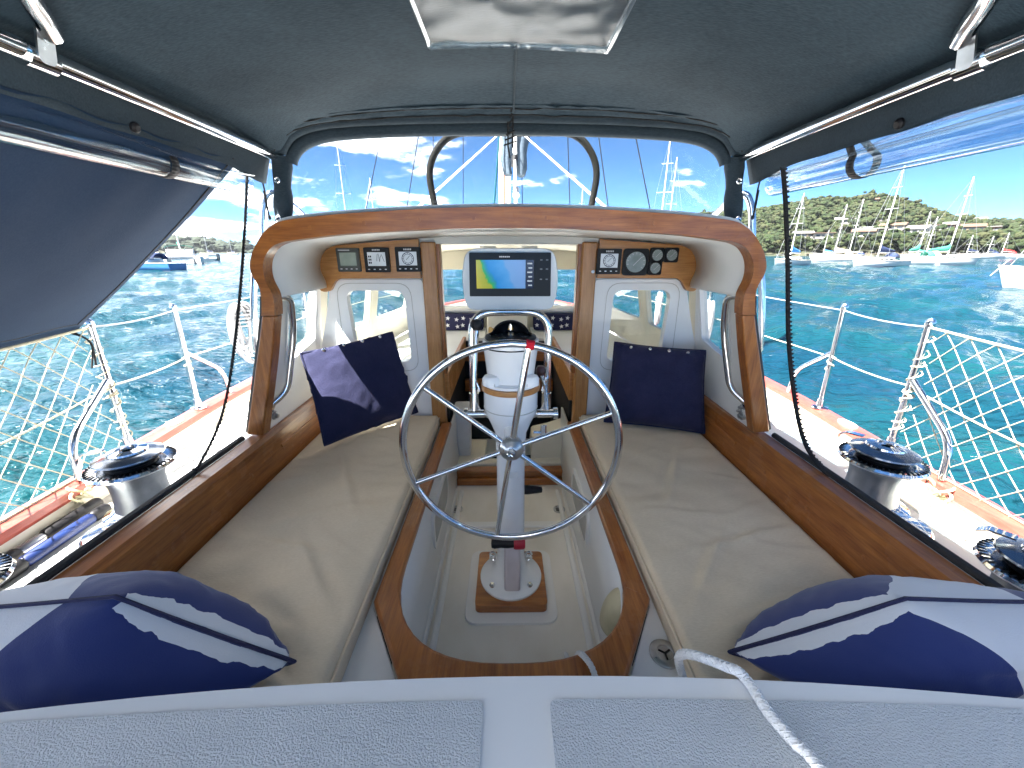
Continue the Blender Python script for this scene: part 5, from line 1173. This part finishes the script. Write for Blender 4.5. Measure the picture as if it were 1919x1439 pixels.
# chrome turning foot blocks aft of the big winches
for s in (-1, 1):
    o = thing('foot_block', 'low chrome foot block on the port deck beside the coaming' if s < 0 else 'low chrome foot block on the starboard deck beside the coaming', 'block', (s * 1.165, .93, DZ), 'chrome foot blocks')
    part('cheek', MB().lathe([(.062, 0), (.066, .03), (.064, .105), (.055, .118), (.02, .122)], (s * 1.168, .935, DZ), seg=32), 'chrome', o)
    part('sheave', MB().lathe([(.067, .045), (.060, .06), (.067, .075)], (s * 1.168, .935, DZ), seg=32), 'black', o)
# boat poles stowed along the port bulwark
def rod(name, p0, p1, segs, label, r):
    o = thing(name, label, 'boat hook', p0, 'poles stowed on the port deck'); p0, p1 = Vector(p0), Vector(p1)
    for a, b_, k, mm, nm in segs: part(nm, MB().tube([p0.lerp(p1, a), p0.lerp(p1, a + .01), p0.lerp(p1, b_ - .01), p0.lerp(p1, b_)], [r * k * .8, r * k, r * k, r * k * .8], 14), mm, o)
BLUE = mat('blue_anodised', (.003, .012, .07), .45, col2=(.005, .02, .10), scale=15)
rod('boat_hook', (-1.405, .62, DZ + .027), (-1.43, 1.30, DZ + .027), ((0, .30, .9, 'whiteplastic', 'shaft'), (.30, .42, 1.15, 'black', 'grip'), (.42, .72, 1.0, BLUE, 'shaft'), (.72, .80, 1.1, 'black', 'grip')), 'blue and black boat hook lying along the port deck', .019)
rod('boat_hook', (-1.468, .60, DZ + .026), (-1.495, 1.30, DZ + .026), ((0, .38, .9, 'ssd', 'shaft'), (.38, .50, 1.1, 'black', 'grip'), (.50, .60, .9, 'ssd', 'shaft'), (.60, .86, 1.1, 'black', 'grip')), 'black and silver boat hook lying against the port bulwark', .018)
ck = thing('deck_cleat', 'cleat tied with weathered yellowish cord on the port deck', 'cleat', (-1.36, .70, DZ))
part('horn', MB().tube([V(-1.36, .60, DZ + .045), V(-1.36, .64, DZ + .05), V(-1.36, .76, DZ + .05), V(-1.36, .80, DZ + .045)], .012, 10), 'ssd', ck)
for dy_ in (-.03, .03): part('cleat_leg', MB().lathe([(.018, 0), (.011, .02), (.012, .045)], (-1.36, .70 + dy_, DZ), seg=12), 'ssd', ck)
part('cord_turns', MB().tube(spl([V(-1.36 + .03 * math.cos(q * 2.1), .70 + .05 * math.sin(q), DZ + .045 + .012 * math.sin(q * 3.3)) for q in np.linspace(0, 18, 46)], 3), .0062, 6), mat('algae_cord', (.36, .36, .12), .9, col2=(.60, .58, .34), scale=40), ck)

# ------------------------------------------------------------------ ropes
def rope(pts, r, m, label, name='rope', n=10):
    p = spl(pts, n); o = thing(name, label, 'rope', p[-1]); mb = MB(); mb.tube(p, r, 10); part('core', mb, m, o, smooth=80)
    # braid: two counter-wound strands
    for sg in (1, -1):
        for ph in (0, 2.09, 4.19):
            q = []; acc = 0
            for i in range(len(p) - 1):
                tt = (p[i + 1] - p[i]); L_ = tt.length; tt.normalize(); a = tt.orthogonal().normalized() if i == 0 else (a - tt * a.dot(tt)).normalized(); b_ = tt.cross(a)
                for k in range(3):
                    th_ = sg * (acc + L_ * k / 3) * 260 + ph; q.append(p[i].lerp(p[i + 1], k / 3) + (a * math.cos(th_) + b_ * math.sin(th_)) * r * .97)
                acc += L_
            part('strand', MB().tube(q, r * .20, 4), m, o)
e1 = V(.262, .47, -.90)
rope([P(1330, 1262, z=-.70) + V(0, .03, -.12), V(.285, .475, -.66), P(1368, 1252, z=AZ + .012), P(1400, 1275, z=AZ + .011), P(1440, 1335, z=AZ + .013), P(1490, 1392, z=AZ + .013), P(1545, 1450, z=AZ + .013), V(.42, .10, AZ + .012)], .0068, 'rope', 'white braided rope running over the starboard non-skid panel', n=14)
rope([V(.155, .80, -1.10), V(.150, .70, -1.0), V(.155, .655, -.90), V(.165, .625, -.874), V(.176, .60, -.876), V(.185, .565, -.90), V(.19, .50, -.905)], .0062, 'rope', 'short white rope hanging over the teak rim into the footwell', n=8)
def coil(c, s, label):
    o = thing('rope_coil', label, 'rope', c, 'coils hung on the guard rails'); c = Vector(c)
    for k in range(9):
        wd = .055 + .008 * (k % 4); ln = .17 + .022 * ((k * 5) % 4); off = V(s * .010 * (k % 3 - 1), .012 * (k - 4), 0)
        pts = [c + off + V(wd * .25 * math.sin(a), wd * math.sin(a), -.02 - ln * (1 - math.cos(a)) * .75 + .004 * math.sin(3 * a + k)) for a in np.linspace(0, 2 * math.pi, 25)[:-1]]
        part('loop', MB().tube(pts, .0085, 7, closed=True), 'coil', o)
    part('binding', MB().tube([c + V(.035 * math.cos(q), .055 * math.sin(q), -.06 - .0035 * q) for q in np.linspace(0, 25, 70)], .0055, 6), 'coil', o)
coil(P(447, 563, x=-1.60), -1, 'white rope coil hung on the port guard rail beside the doghouse')
coil(P(1332, 560, x=1.60), 1, 'white rope coil hung on the starboard guard rail seen through the side window')
coil(P(1238, 545, x=1.64), 1, 'white rope coil hung on the starboard guard rail seen through the bulkhead window')

# ------------------------------------------------------------------ mast, boom end with sail cover, rigging
mast = thing('mast', 'white mast with a red stripe and bunched blue-grey sail cover ahead of the doghouse', 'mast', (-.02, 5.0, DZ + .2))
part('spar', MB().loft([[V(-.03 + .072 * math.cos(a), 5.0 + .12 * math.sin(a), z) for a in np.linspace(0, 2 * math.pi, 25)[:-1]] for z in (DZ + .2, 12.5)]), 'white', mast)
part('stripe', MB().b2(-.045, -.030, 4.872, 4.882, DZ + .3, 3.2), mat('rust_red', (.40, .10, .05), .5), mast)
part('sail_track', MB().b2(.000, .030, 4.862, 4.88, DZ + .3, 12), 'whiteplastic', mast)
def cover_blob(u0, u1, v0, v1, y, seed, nm):
    a, b_ = P(u0, v0, y=y), P(u1, v1, y=y); mb = MB(); cx_ = (a.x + b_.x) / 2; hw = abs(b_.x - a.x) / 2
    rings = []
    for k in range(15):
        t_ = k / 14; z = a.z + .6 - (a.z + .6 - b_.z) * t_; w2 = hw * (1.1 - .55 * t_ ** 3) * (1 + .25 * nz(t_ * 6, seed, 1))
        rings.append([V(cx_ + w2 * math.cos(q) * (1 + .22 * nz(q * 1.4, t_ * 5, seed)) + hw * .4 * nz(t_ * 4, seed, 6), y + .10 * math.sin(q) * (1 + .3 * nz(q, t_ * 4, seed + 3)), z) for q in np.linspace(0, 2 * math.pi, 19)[:-1]])
    mb.loft(rings); part(nm, mb, fabric('sail_cover', (.05, .075, .105), (.10, .13, .165), 60, bump=.6, vscale=9), mast, smooth=80)
cover_blob(938, 966, 250, 328, 4.72, 2, 'sail_cover'); cover_blob(964, 990, 250, 330, 4.78, 8, 'sail_cover')
part('boom', MB().tube([P(963, 252, y=3.9) + V(0, -.2, .55), P(963, 252, y=4.4) + V(0, 0, .25)], .05, 14), 'white', mast)
ts_ = part('mainsheet', MB().tube([P(965, 300, y=3.5) + V(0, 0, .0), P(967, 385, y=2.2) + V(0, 0, -.01)], .010, 8), 'coil', mast)
part('sheet_block', MB().tube([P(965, 292, y=3.5), P(964, 312, y=3.48)], .026, 10), 'black', mast)
part('sheet_block', MB().tube([P(965, 258, y=3.7), P(965, 286, y=3.55)], .018, 10), 'whiteplastic', mast)
part('sheet_block', MB().tube([P(967, 355, y=2.6), P(967, 366, y=2.5)], .020, 10), 'ssd', mast)
def wire(u0, v0, u1, v1, ya, yb, r, m, nm, par):
    a = P(u0, v0, y=ya); b_ = P(u1, v1, y=yb); d_ = a - b_; part(nm, MB().tube([b_ - d_ * .35, b_, a, a + d_ * 2.2], r, 6), m, par)
rig = thing('rigging', 'thin wire shrouds and white lines rising ahead of the doghouse', 'rigging', (0, 5, DZ))
for (u0, v0, u1, v1, y, r, m) in ((784, 255, 763, 386, 5.0, .006, 'grey_rope'), (812, 252, 810, 386, 5.2, .005, 'grey_rope'), (868, 252, 868, 386, 5.3, .005, 'grey_rope'), (936, 250, 926, 386, 4.6, .010, 'teal_rope'), (978, 320, 979, 386, 4.9, .005, 'grey_rope'),
                                  (1064, 255, 1068, 388, 5.3, .006, 'grey_rope'), (1122, 256, 1140, 390, 5.0, .006, 'grey_rope'), (1192, 260, 1219, 396, 4.6, .006, 'grey_rope'), (713, 258, 686, 392, 4.6, .005, 'grey_rope')):
    wire(u0, v0, u1, v1, y, y - .0, r, m, 'shroud', rig)
wire(930, 256, 815, 360, 3.6, 2.3, .006, 'rope', 'control_line', rig)
wire(992, 262, 1112, 368, 3.6, 2.3, .006, 'rope', 'control_line', rig)
# ------------------------------------------------------------------ moored yachts
MW = mat('yacht_white', (.62, .62, .61), .4, col2=(.54, .54, .53), scale=.6)
MD = mat('yacht_glass', (.02, .025, .03), .15); MALU = mat('alloy_spar', (.62, .63, .64), .5, .1)
MWIRE = mat('rig_wire', (.28, .29, .31), .4, .4); MANTI = mat('antifoul', (.05, .06, .09), .7)
def cmat(c): 
    k = 'cov%s' % (c,); 
    if k not in M: M[k] = fabric(k, c, tuple(x * 1.4 for x in c), 8, bump=.5)
    return M[k]
NAVYC, GREENC, BLUEC, TANC = (.02, .03, .07), (.03, .16, .12), (.03, .14, .34), (.45, .40, .30)
def yacht(u, D, Lh, head, mh, label, hullcol=None, cover=NAVYC, mizzen=False, dodger=True, group='yachts moored in the bay', rig_=True, lean=0.0, bare=False):
    a, _ = az_el(u, 470); loc = V(D * math.sin(a), D * math.cos(a), -ZC); o = thing('moored_yacht', label, 'yacht', loc, group)
    mt = Matrix.Translation(loc) @ Matrix.Rotation(R(head), 4, 'Z')
    def X(mb): return mb.xf(mt)
    B = Lh * .155; st = []
    for q in np.linspace(0, 1, 13):
        y = -Lh / 2 + Lh * q; bw = B * (0.70 + .30 * math.sin(min(q / .55, 1) * math.pi / 2)) * (1 if q < .45 else math.cos((q - .45) / .55 * math.pi / 2) ** .62); bw = max(bw, .03)
        sh = Lh * .085 * (1 + .38 * max(q - .35, 0) ** 1.5 / .5 + .06 * (1 - q)); ov = .10 * Lh * max(q - .85, 0) / .15 * .6
        st.append([V(bw * k, y + (ov * (z + .3) / (sh + .3) if q > .85 else 0), z) for k, z in ((1, sh), (.97, sh * .5), (.88, .02), (.5, -.3), (0, -.45), (-.5, -.3), (-.88, .02), (-.97, sh * .5), (-1, sh))])
    part('hull', X(MB().loft(st)), hullcol or MW, o, smooth=50)
    sh = Lh * .088
    bt = []
    for r_ in st: bt.append([V(r_[2].x * 1.006, r_[2].y, .11), V(r_[2].x * 1.0, r_[2].y, -.1), V(-r_[2].x * 1.0, r_[2].y, -.1), V(-r_[2].x * 1.006, r_[2].y, .11)])
    part('boot_stripe', X(MB().loft(bt)), MANTI, o)
    ch = Lh * .045
    cab = [[V(B * w_ * k, y, z) for k, z in ((1, sh * .98), (.9, sh + h), (.5, sh + h * 1.12), (-.5, sh + h * 1.12), (-.9, sh + h), (-1, sh * .98))] for y, w_, h in ((-Lh * .16, .66, ch * 1.15), (Lh * .0, .66, ch), (Lh * .16, .56, ch * .8), (Lh * .24, .40, ch * .3))]
    cb = part('cabin', X(MB().loft(cab)), MW, o, smooth=40)
    for s in (-1, 1):
        for k in range(3):
            y = -Lh * .12 + k * Lh * .095; part('cabin_window', X(MB().b2(*sorted((s * B * .60, s * B * .655)), y, y + Lh * .07, sh + ch * .25, sh + ch * .75)), MD, cb, smooth=0)
        part('guard_wire', X(MB().tube([V(s * r_[0].x * .97, r_[0].y, r_[0].z + .55) for r_ in st[1:-1]], .018, 4)), MWIRE, o)
        part('toe_rail', X(MB().tube([V(s * r_[0].x * .995, r_[0].y, r_[0].z + .02) for r_ in st], .035, 5)), cmat(TANC), o)
        for k in (1, 3, 5, 7, 9): part('stanchion', X(MB().tube([V(s * st[k][0].x * .97, st[k][0].y, st[k][0].z), V(s * st[k][0].x * .97, st[k][0].y, st[k][0].z + .57)], .02, 4)), MWIRE, o)
    if dodger:
        d_ = [[V(B * .55 * math.cos(q), y, sh + ch + h * math.sin(q)) for q in np.linspace(0, math.pi, 9)] for y, h in ((-Lh * .26, Lh * .075), (-Lh * .19, Lh * .085), (-Lh * .13, Lh * .02))]
        part('dodger', X(MB().loft(d_, closed=False)), cmat(cover), o, solid=.03)
    def spar(y, h, r, bl):
        part('mast', X(MB().tube([V(0, y, sh), V(0, y - .01 * h, sh + h)], [r, r * .75], 8)), MALU, o)
        part('spreader', X(MB().tube([V(-B * .62, y, sh + h * .56), V(B * .62, y, sh + h * .56)], .03, 5)), MALU, o)
        if h > 8: part('spreader', X(MB().tube([V(-B * .45, y, sh + h * .78), V(B * .45, y, sh + h * .78)], .03, 5)), MALU, o)
        part('boom', X(MB().tube([V(0, y - .1, sh + ch + .75), V(0, y - bl, sh + ch + .70)], .07, 6)), MALU, o)
        if not bare:
            cvr = [[V(.16 * w_ * math.cos(q), yy, sh + ch + .85 + hh * .5 + hh * .55 * math.sin(q)) for q in np.linspace(0, 2 * math.pi, 11)[:-1]] for yy, w_, hh in ((y - .05, .8, 1.1), (y - .35, 1, .75), (y - bl * .5, 1.2, .48), (y - bl * .95, .6, .2))]
            part('sail_cover', X(MB().loft(cvr)), cmat(cover), o, smooth=70)
        if rig_:
            for s in (-1, 1):
                part('shroud', X(MB().tube([V(s * B * .92, y - .3, sh), V(s * B * .62, y, sh + h * .56), V(0, y, sh + h * .98)], .016, 4)), MWIRE, o)
        return sh + h
    th = spar(Lh * .08, mh, .085, Lh * .33)
    part('forestay', X(MB().tube([V(0, Lh * .52, sh * 1.35), V(0, Lh * .08, th - .15)], .018, 5)), MWIRE, o)
    part('backstay', X(MB().tube([V(0, -Lh * .5, sh), V(0, Lh * .08, th - .05)], .014, 4)), MWIRE, o)
    if mizzen: spar(-Lh * .36, mh * .60, .065, Lh * .14)
    part('pulpit', X(MB().tube(spl([V(-B * .4, Lh * .40, sh * 1.25), V(-B * .38, Lh * .41, sh * 1.25 + .6), V(0, Lh * .53, sh * 1.35 + .62), V(B * .38, Lh * .41, sh * 1.25 + .6), V(B * .4, Lh * .40, sh * 1.25)], 4), .025, 5)), MWIRE, o)
    return o
yacht(1487, 78, 8.4, 118, 9.6, 'white sloop with a bright blue sail cover moored off the wooded hill', cover=BLUEC, dodger=False)
yacht(1572, 118, 9.5, 70, 11.0, 'white sloop with tan covers moored behind the sloop with dark navy canvas', cover=TANC)
yacht(1598, 128, 9.0, 80, 12.8, 'white sloop with a tall bare mast moored close beside another sloop', cover=NAVYC, bare=True)
yacht(1655, 80, 8.8, 100, 12.4, 'white sloop with dark navy canvas and portholes moored off the hill', cover=NAVYC)
yacht(1768, 96, 10.0, 262, 12.0, 'white ketch with green sail covers on two masts', cover=GREENC, mizzen=True)
yacht(1742, 132, 8.5, 85, 8.6, 'small white sloop moored behind the ketch with green covers', cover=TANC)
yacht(2215, 38, 10.5, 60, 13.0, 'large white yacht with its bow at the end of a mooring line', cover=NAVYC)
yacht(1548, 210, 9.5, 60, 9.5, 'far white sloop with a blue sail cover close under the wooded shore', cover=BLUEC, group='far yachts under the shore')
yacht(1725, 215, 9.5, 60, 10.5, 'far white sloop with a green sail cover close under the wooded shore', cover=GREENC, group='far yachts under the shore')
yacht(1818, 190, 10, 85, 6, 'far low white boat with a short mast near the shore', dodger=False)
yacht(1856, 205, 10, 95, 6, 'far white sloop with a navy sail cover close under the wooded shore', cover=NAVYC, group='far yachts under the shore')
yacht(1884, 210, 10, 75, 7, 'far white sloop with a red sail cover close under the wooded shore', cover=(.35,.03,.03), group='far yachts under the shore')
# ahead of the bow: masts seen through the front curtain
yacht(657, 62, 10, 20, 15.5, 'yacht moored ahead of the bow with its mast showing over the doghouse roof to port', cover=NAVYC, group='yachts ahead of the bow')
yacht(703, 70, 10, -15, 12.0, 'shorter yacht moored ahead of the bow with its mast showing over the doghouse roof', cover=TANC, group='yachts ahead of the bow')
yacht(1088, 95, 10, 15, 14.5, 'yacht moored far ahead just to starboard of the mast', cover=TANC, group='yachts ahead of the bow')
yacht(1232, 60, 10, -20, 15.5, 'yacht moored ahead of the bow to starboard with its mast showing over the roof', cover=NAVYC, group='yachts ahead of the bow')
yacht(1252, 72, 10, 12, 15.0, 'yacht moored ahead beside another yacht to starboard of the bow', cover=GREENC, group='yachts ahead of the bow')
# port side: blue sloop and a catamaran with a green bimini
HB = mat('blue_hull', (.05, .16, .36), .25, col2=(.06, .20, .42), scale=.5)
yacht(268, 62, 9.0, 75, 11, 'blue hulled sloop moored beyond the port awning', hullcol=HB, cover=NAVYC)
def catamaran(u, D, head, label):
    a, _ = az_el(u, 470); loc = V(D * math.sin(a), D * math.cos(a), -ZC); o = thing('moored_catamaran', label, 'catamaran', loc); mt = Matrix.Translation(loc) @ Matrix.Rotation(R(head), 4, 'Z')
    X = lambda mb: mb.xf(mt)
    for s in (-1, 1):
        st = [[V(s * 2.2 + k * b_, y, z) for k, z in ((1, 1.25), (.9, .3), (.4, -.3), (-.4, -.3), (-.9, .3), (-1, 1.25))] for y, b_ in ((-5, .55), (-4, .62), (0, .7), (3, .6), (4.6, .3), (5.2, .04))]
        part('hull', X(MB().loft(st)), MW, o, smooth=50)
        part('hull_window', X(MB().b2(*sorted((s * 2.92, s * 2.86)), -1, 2, .75, 1.0)), MD, o)
    part('bridge_deck', X(MB().b2(-2.3, 2.3, -4.2, 2.4, .75, 1.3)), MW, o, bevel=.1)
    cab = [[V(w_ * k, y, z) for k, z in ((1, 1.3), (.85, 1.3 + h), (-.85, 1.3 + h), (-1, 1.3))] for y, w_, h in ((-2.2, 2.2, 1.15), (.6, 2.0, 1.05), (2.0, 1.5, .1))]
    cb = part('saloon', X(MB().loft(cab)), MW, o)
    for s in (-1, 1):
        for k in range(3): part('saloon_window', X(MB().b2(*sorted((s * 1.98, s * 2.12)), -1.8 + k * .85, -1.15 + k * .85, 1.65, 2.1)), MD, cb)
    bm_ = [[V(2.0 * math.cos(q), y, 2.75 + .35 * math.sin(q)) for q in np.linspace(0, math.pi, 9)] for y in (-4.6, -2.0)]
    part('bimini', X(MB().loft(bm_, closed=False)), cmat(GREENC), o, solid=.04)
    for s in (-1, 1):
        for y in (-4.5, -2.1): part('bimini_post', X(MB().tube([V(s * 1.95, y, 1.3), V(s * 1.95, y, 2.8)], .03, 5)), MWIRE, o)
        part('shroud', X(MB().tube([V(s * 2.5, -.3, 1.3), V(0, .6, 13.5)], .02, 4)), MWIRE, o)
    part('mast', X(MB().tube([V(0, .6, 2.3), V(0, .6, 14.5)], .10, 8)), MALU, o)
    part('boom', X(MB().tube([V(0, .5, 3.3), V(0, -4.2, 3.3)], .09, 6)), MALU, o)
    cvr = [[V(.2 * math.cos(q), yy, 3.5 + .22 * math.sin(q)) for q in np.linspace(0, 2 * math.pi, 9)[:-1]] for yy in (.4, -2, -4.1)]; part('sail_cover', X(MB().loft(cvr)), cmat(GREENC), o)
catamaran(338, 92, -140, 'white catamaran with a green bimini moored to port')
yacht(391, 260, 9, 90, 9, 'far white sloop moored to port off the headland', dodger=False)
yacht(435, 420, 10, 80, 10, 'tiny far white sloop off the end of the headland', dodger=False)
# small motor boat astern of the catamaran
a, _ = az_el(380, 470); loc = V(110 * math.sin(a), 110 * math.cos(a), -ZC); mbt = thing('dinghy', 'low white motor dinghy with an upright outboard moored to port', 'dinghy', loc); mt = Matrix.Translation(loc) @ Matrix.Rotation(R(95), 4, 'Z')
st = [[V(k * b_, y, z) for k, z in ((1, .7), (.8, 0), (-.8, 0), (-1, .7))] for y, b_ in ((-2.6, .9), (0, 1), (1.8, .8), (3, .05))]
part('hull', MB().loft(st).xf(mt), MW, mbt, smooth=50); part('console', MB().b2(-.5, .5, -.6, .5, .6, 1.4).xf(mt), MW, mbt, bevel=.1); part('outboard', MB().plate([rpoly(rect(-3.05, -2.6, .3, 1.6), .1)], lambda p, q, d: V(d, p, q), -.2, .2).xf(mt), MD, mbt)
# mooring buoys and lines
def buoy(u, v, r, label):
    p = P(u, v, z=-ZC + .05); o = thing('mooring_buoy', label, 'buoy', (p.x, p.y, -ZC), 'mooring buoys')
    part('float', MB().lathe([(.001, -r * .8), (r * .7, -r * .6), (r, 0), (r * .75, r * .6), (r * .2, r * .85)], p, seg=18), 'whiteplastic', o)
    part('ring', MB().tube([p + V(r * .25 * math.cos(q), 0, r * .95 + r * .25 * math.sin(q)) for q in np.linspace(0, 6.28, 11)[:-1]], r * .07, 5, closed=True), 'ssd', o)
    return p
buoy(1756, 496, .33, 'white mooring buoy afloat below the ketch with green covers')
bp2 = buoy(1782, 496, .26, 'white mooring buoy at the end of a line beside the ketch')
solo('mooring_line', MB().tube([bp2 + V(0, 0, .1), P(1806, 479, y=bp2.y * 1.15)], .03, 5), 'coil', 'white mooring line slanting up from a buoy by the ketch', 'rope')
e0 = P(1855, 517, z=-ZC); a, _ = az_el(1965, 470); 
solo('mooring_line', MB().tube([e0, P(1892, 486, y=e0.y * 1.02)], .03, 5), 'coil', 'white mooring line running from the large yacht down to the water', 'rope')
# ------------------------------------------------------------------ houses on the hillside
HW = [mat('render_%d' % i, c, .7, col2=tuple(x * .8 for x in c), scale=.4) for i, c in enumerate(((.24, .225, .20), (.18, .15, .11), (.08, .075, .065), (.28, .275, .26), (.13, .10, .065), (.18, .10, .075)))]
HR = [mat('roofing_%d' % i, c, .6, col2=tuple(x * .75 for x in c), scale=.5) for i, c in enumerate(((.14, .145, .15), (.20, .20, .19), (.05, .045, .042), (.10, .065, .045)))]
def house(u, v, wd, k, label):
    # walk up the slope along this bearing until the ground reaches the sight line
    a, el = az_el(u, v); r = 256
    while r < 395 and g_right(a, r) - ZC < math.tan(el) * r: r += 1.0
    z = max(g_right(a, r), .6) - ZC; loc = V(r * math.sin(a), r * math.cos(a), z - 1.0); o = thing('house', label, 'house', loc, 'houses on the wooded hillside'); mt = Matrix.Translation(loc) @ Matrix.Rotation(-a + R((k * 37) % 40 - 20), 4, 'Z'); X = lambda mb: mb.xf(mt)
    d_ = wd * .6; st_ = 1 + (k % 2); h = 2.9 * st_ + 1.0
    wl_ = part('wall', X(MB().b2(-wd / 2, wd / 2, -d_ / 2, d_ / 2, 0, h)), HW[k % 5 if k < 20 else 5], o)
    if k % 3: rf = MB().add([V(x, y, z_) for x in (-wd / 2 - .5, wd / 2 + .5) for y, z_ in ((-d_ / 2 - .6, h - .1), (0, h + d_ * .22), (d_ / 2 + .6, h - .1), (0, h - .25))], [(0, 1, 2, 3), (7, 6, 5, 4), (0, 4, 5, 1), (1, 5, 6, 2), (2, 6, 7, 3), (3, 7, 4, 0)])
    else: rf = MB().b2(-wd / 2 - .8, wd / 2 + .8, -d_ / 2 - 1.4, d_ / 2 + .5, h + .01, h + .35)
    part('roof', X(rf), HR[k % 4], o, smooth=0)
    nw = max(int(wd / 2.6), 3)
    for f_ in range(st_):
        for q in range(nw):
            x = -wd / 2 + wd * (q + .5) / nw; part('window', X(MB().b2(x - wd / nw * .34, x + wd / nw * .34, -d_ / 2 - .04, -d_ / 2 + .02, 1.6 + 2.9 * f_, 3.2 + 2.9 * f_)), MD, wl_, smooth=0)
    bal = part('balcony', X(MB().b2(-wd / 2, wd / 2, -d_ / 2 - 1.8, -d_ / 2 - .05, h - 2.95, h - 2.75)), HR[1], o, smooth=0)
    part('balcony_rail', X(MB().b2(-wd / 2, wd / 2, -d_ / 2 - 1.8, -d_ / 2 - 1.72, h - 2.74, h - 1.9)), HW[3], bal, smooth=0)
ADJ = ['pale rendered house', 'tan house', 'dark weatherboard house', 'white house', 'brown timber house']; RA = ['grey roof', 'white roof', 'dark roof', 'brown roof']
for k, (u, v, wd) in enumerate(HL):
    house(u, v, wd, k, '%s with a %s %s' % (ADJ[k % 5] if k < 20 else 'pink brick house', RA[k % 4] if k < 24 else ('grey balcony' if k == 24 else 'pale balcony'), 'close above the wooded shore' if v > 446 else ('high on the wooded slope' if v < 432 else 'halfway up the wooded slope')))
# jetties along the shore
for k, u in enumerate((1545, 1625, 1712, 1845)):
    a, _ = az_el(u, 470); r = 244; loc = V(r * math.sin(a), r * math.cos(a), -ZC); o = thing('jetty', 'low timber jetty on piles at the foot of the wooded hill', 'jetty', loc, 'jetties along the wooded shore'); mt = Matrix.Translation(loc) @ Matrix.Rotation(-a + R(20 - k * 9), 4, 'Z')
    part('deck', MB().b2(-7, 7, -.9, .9, 1.1, 1.3).xf(mt), HW[1], o)
    for q in range(5): part('pile', MB().tube([V(-6.5 + q * 3.2, 0, -1), V(-6.5 + q * 3.2, 0, 2.0)], .16, 7).xf(mt), HW[2], o)

# ------------------------------------------------------------------ sea haze: one closed box of even, thin air
hz = MB().b2(-2200, 2200, -700, 2300, -ZC - 3.5, 110)
hm = bpy.data.materials.new('sea_haze'); hm.use_nodes = True; ht = hm.node_tree; ht.nodes.clear()
ho = ht.nodes.new('ShaderNodeOutputMaterial'); hv = ht.nodes.new('ShaderNodeVolumePrincipled'); hv.inputs['Color'].default_value = (.82, .90, 1.0, 1)
hv.inputs['Density'].default_value = 0.00005; ht.links.new(hv.outputs[0], ho.inputs['Volume'])
solo('haze', hz, hm, 'thin bluish sea haze over the bay', None, kind='stuff', smooth=0)
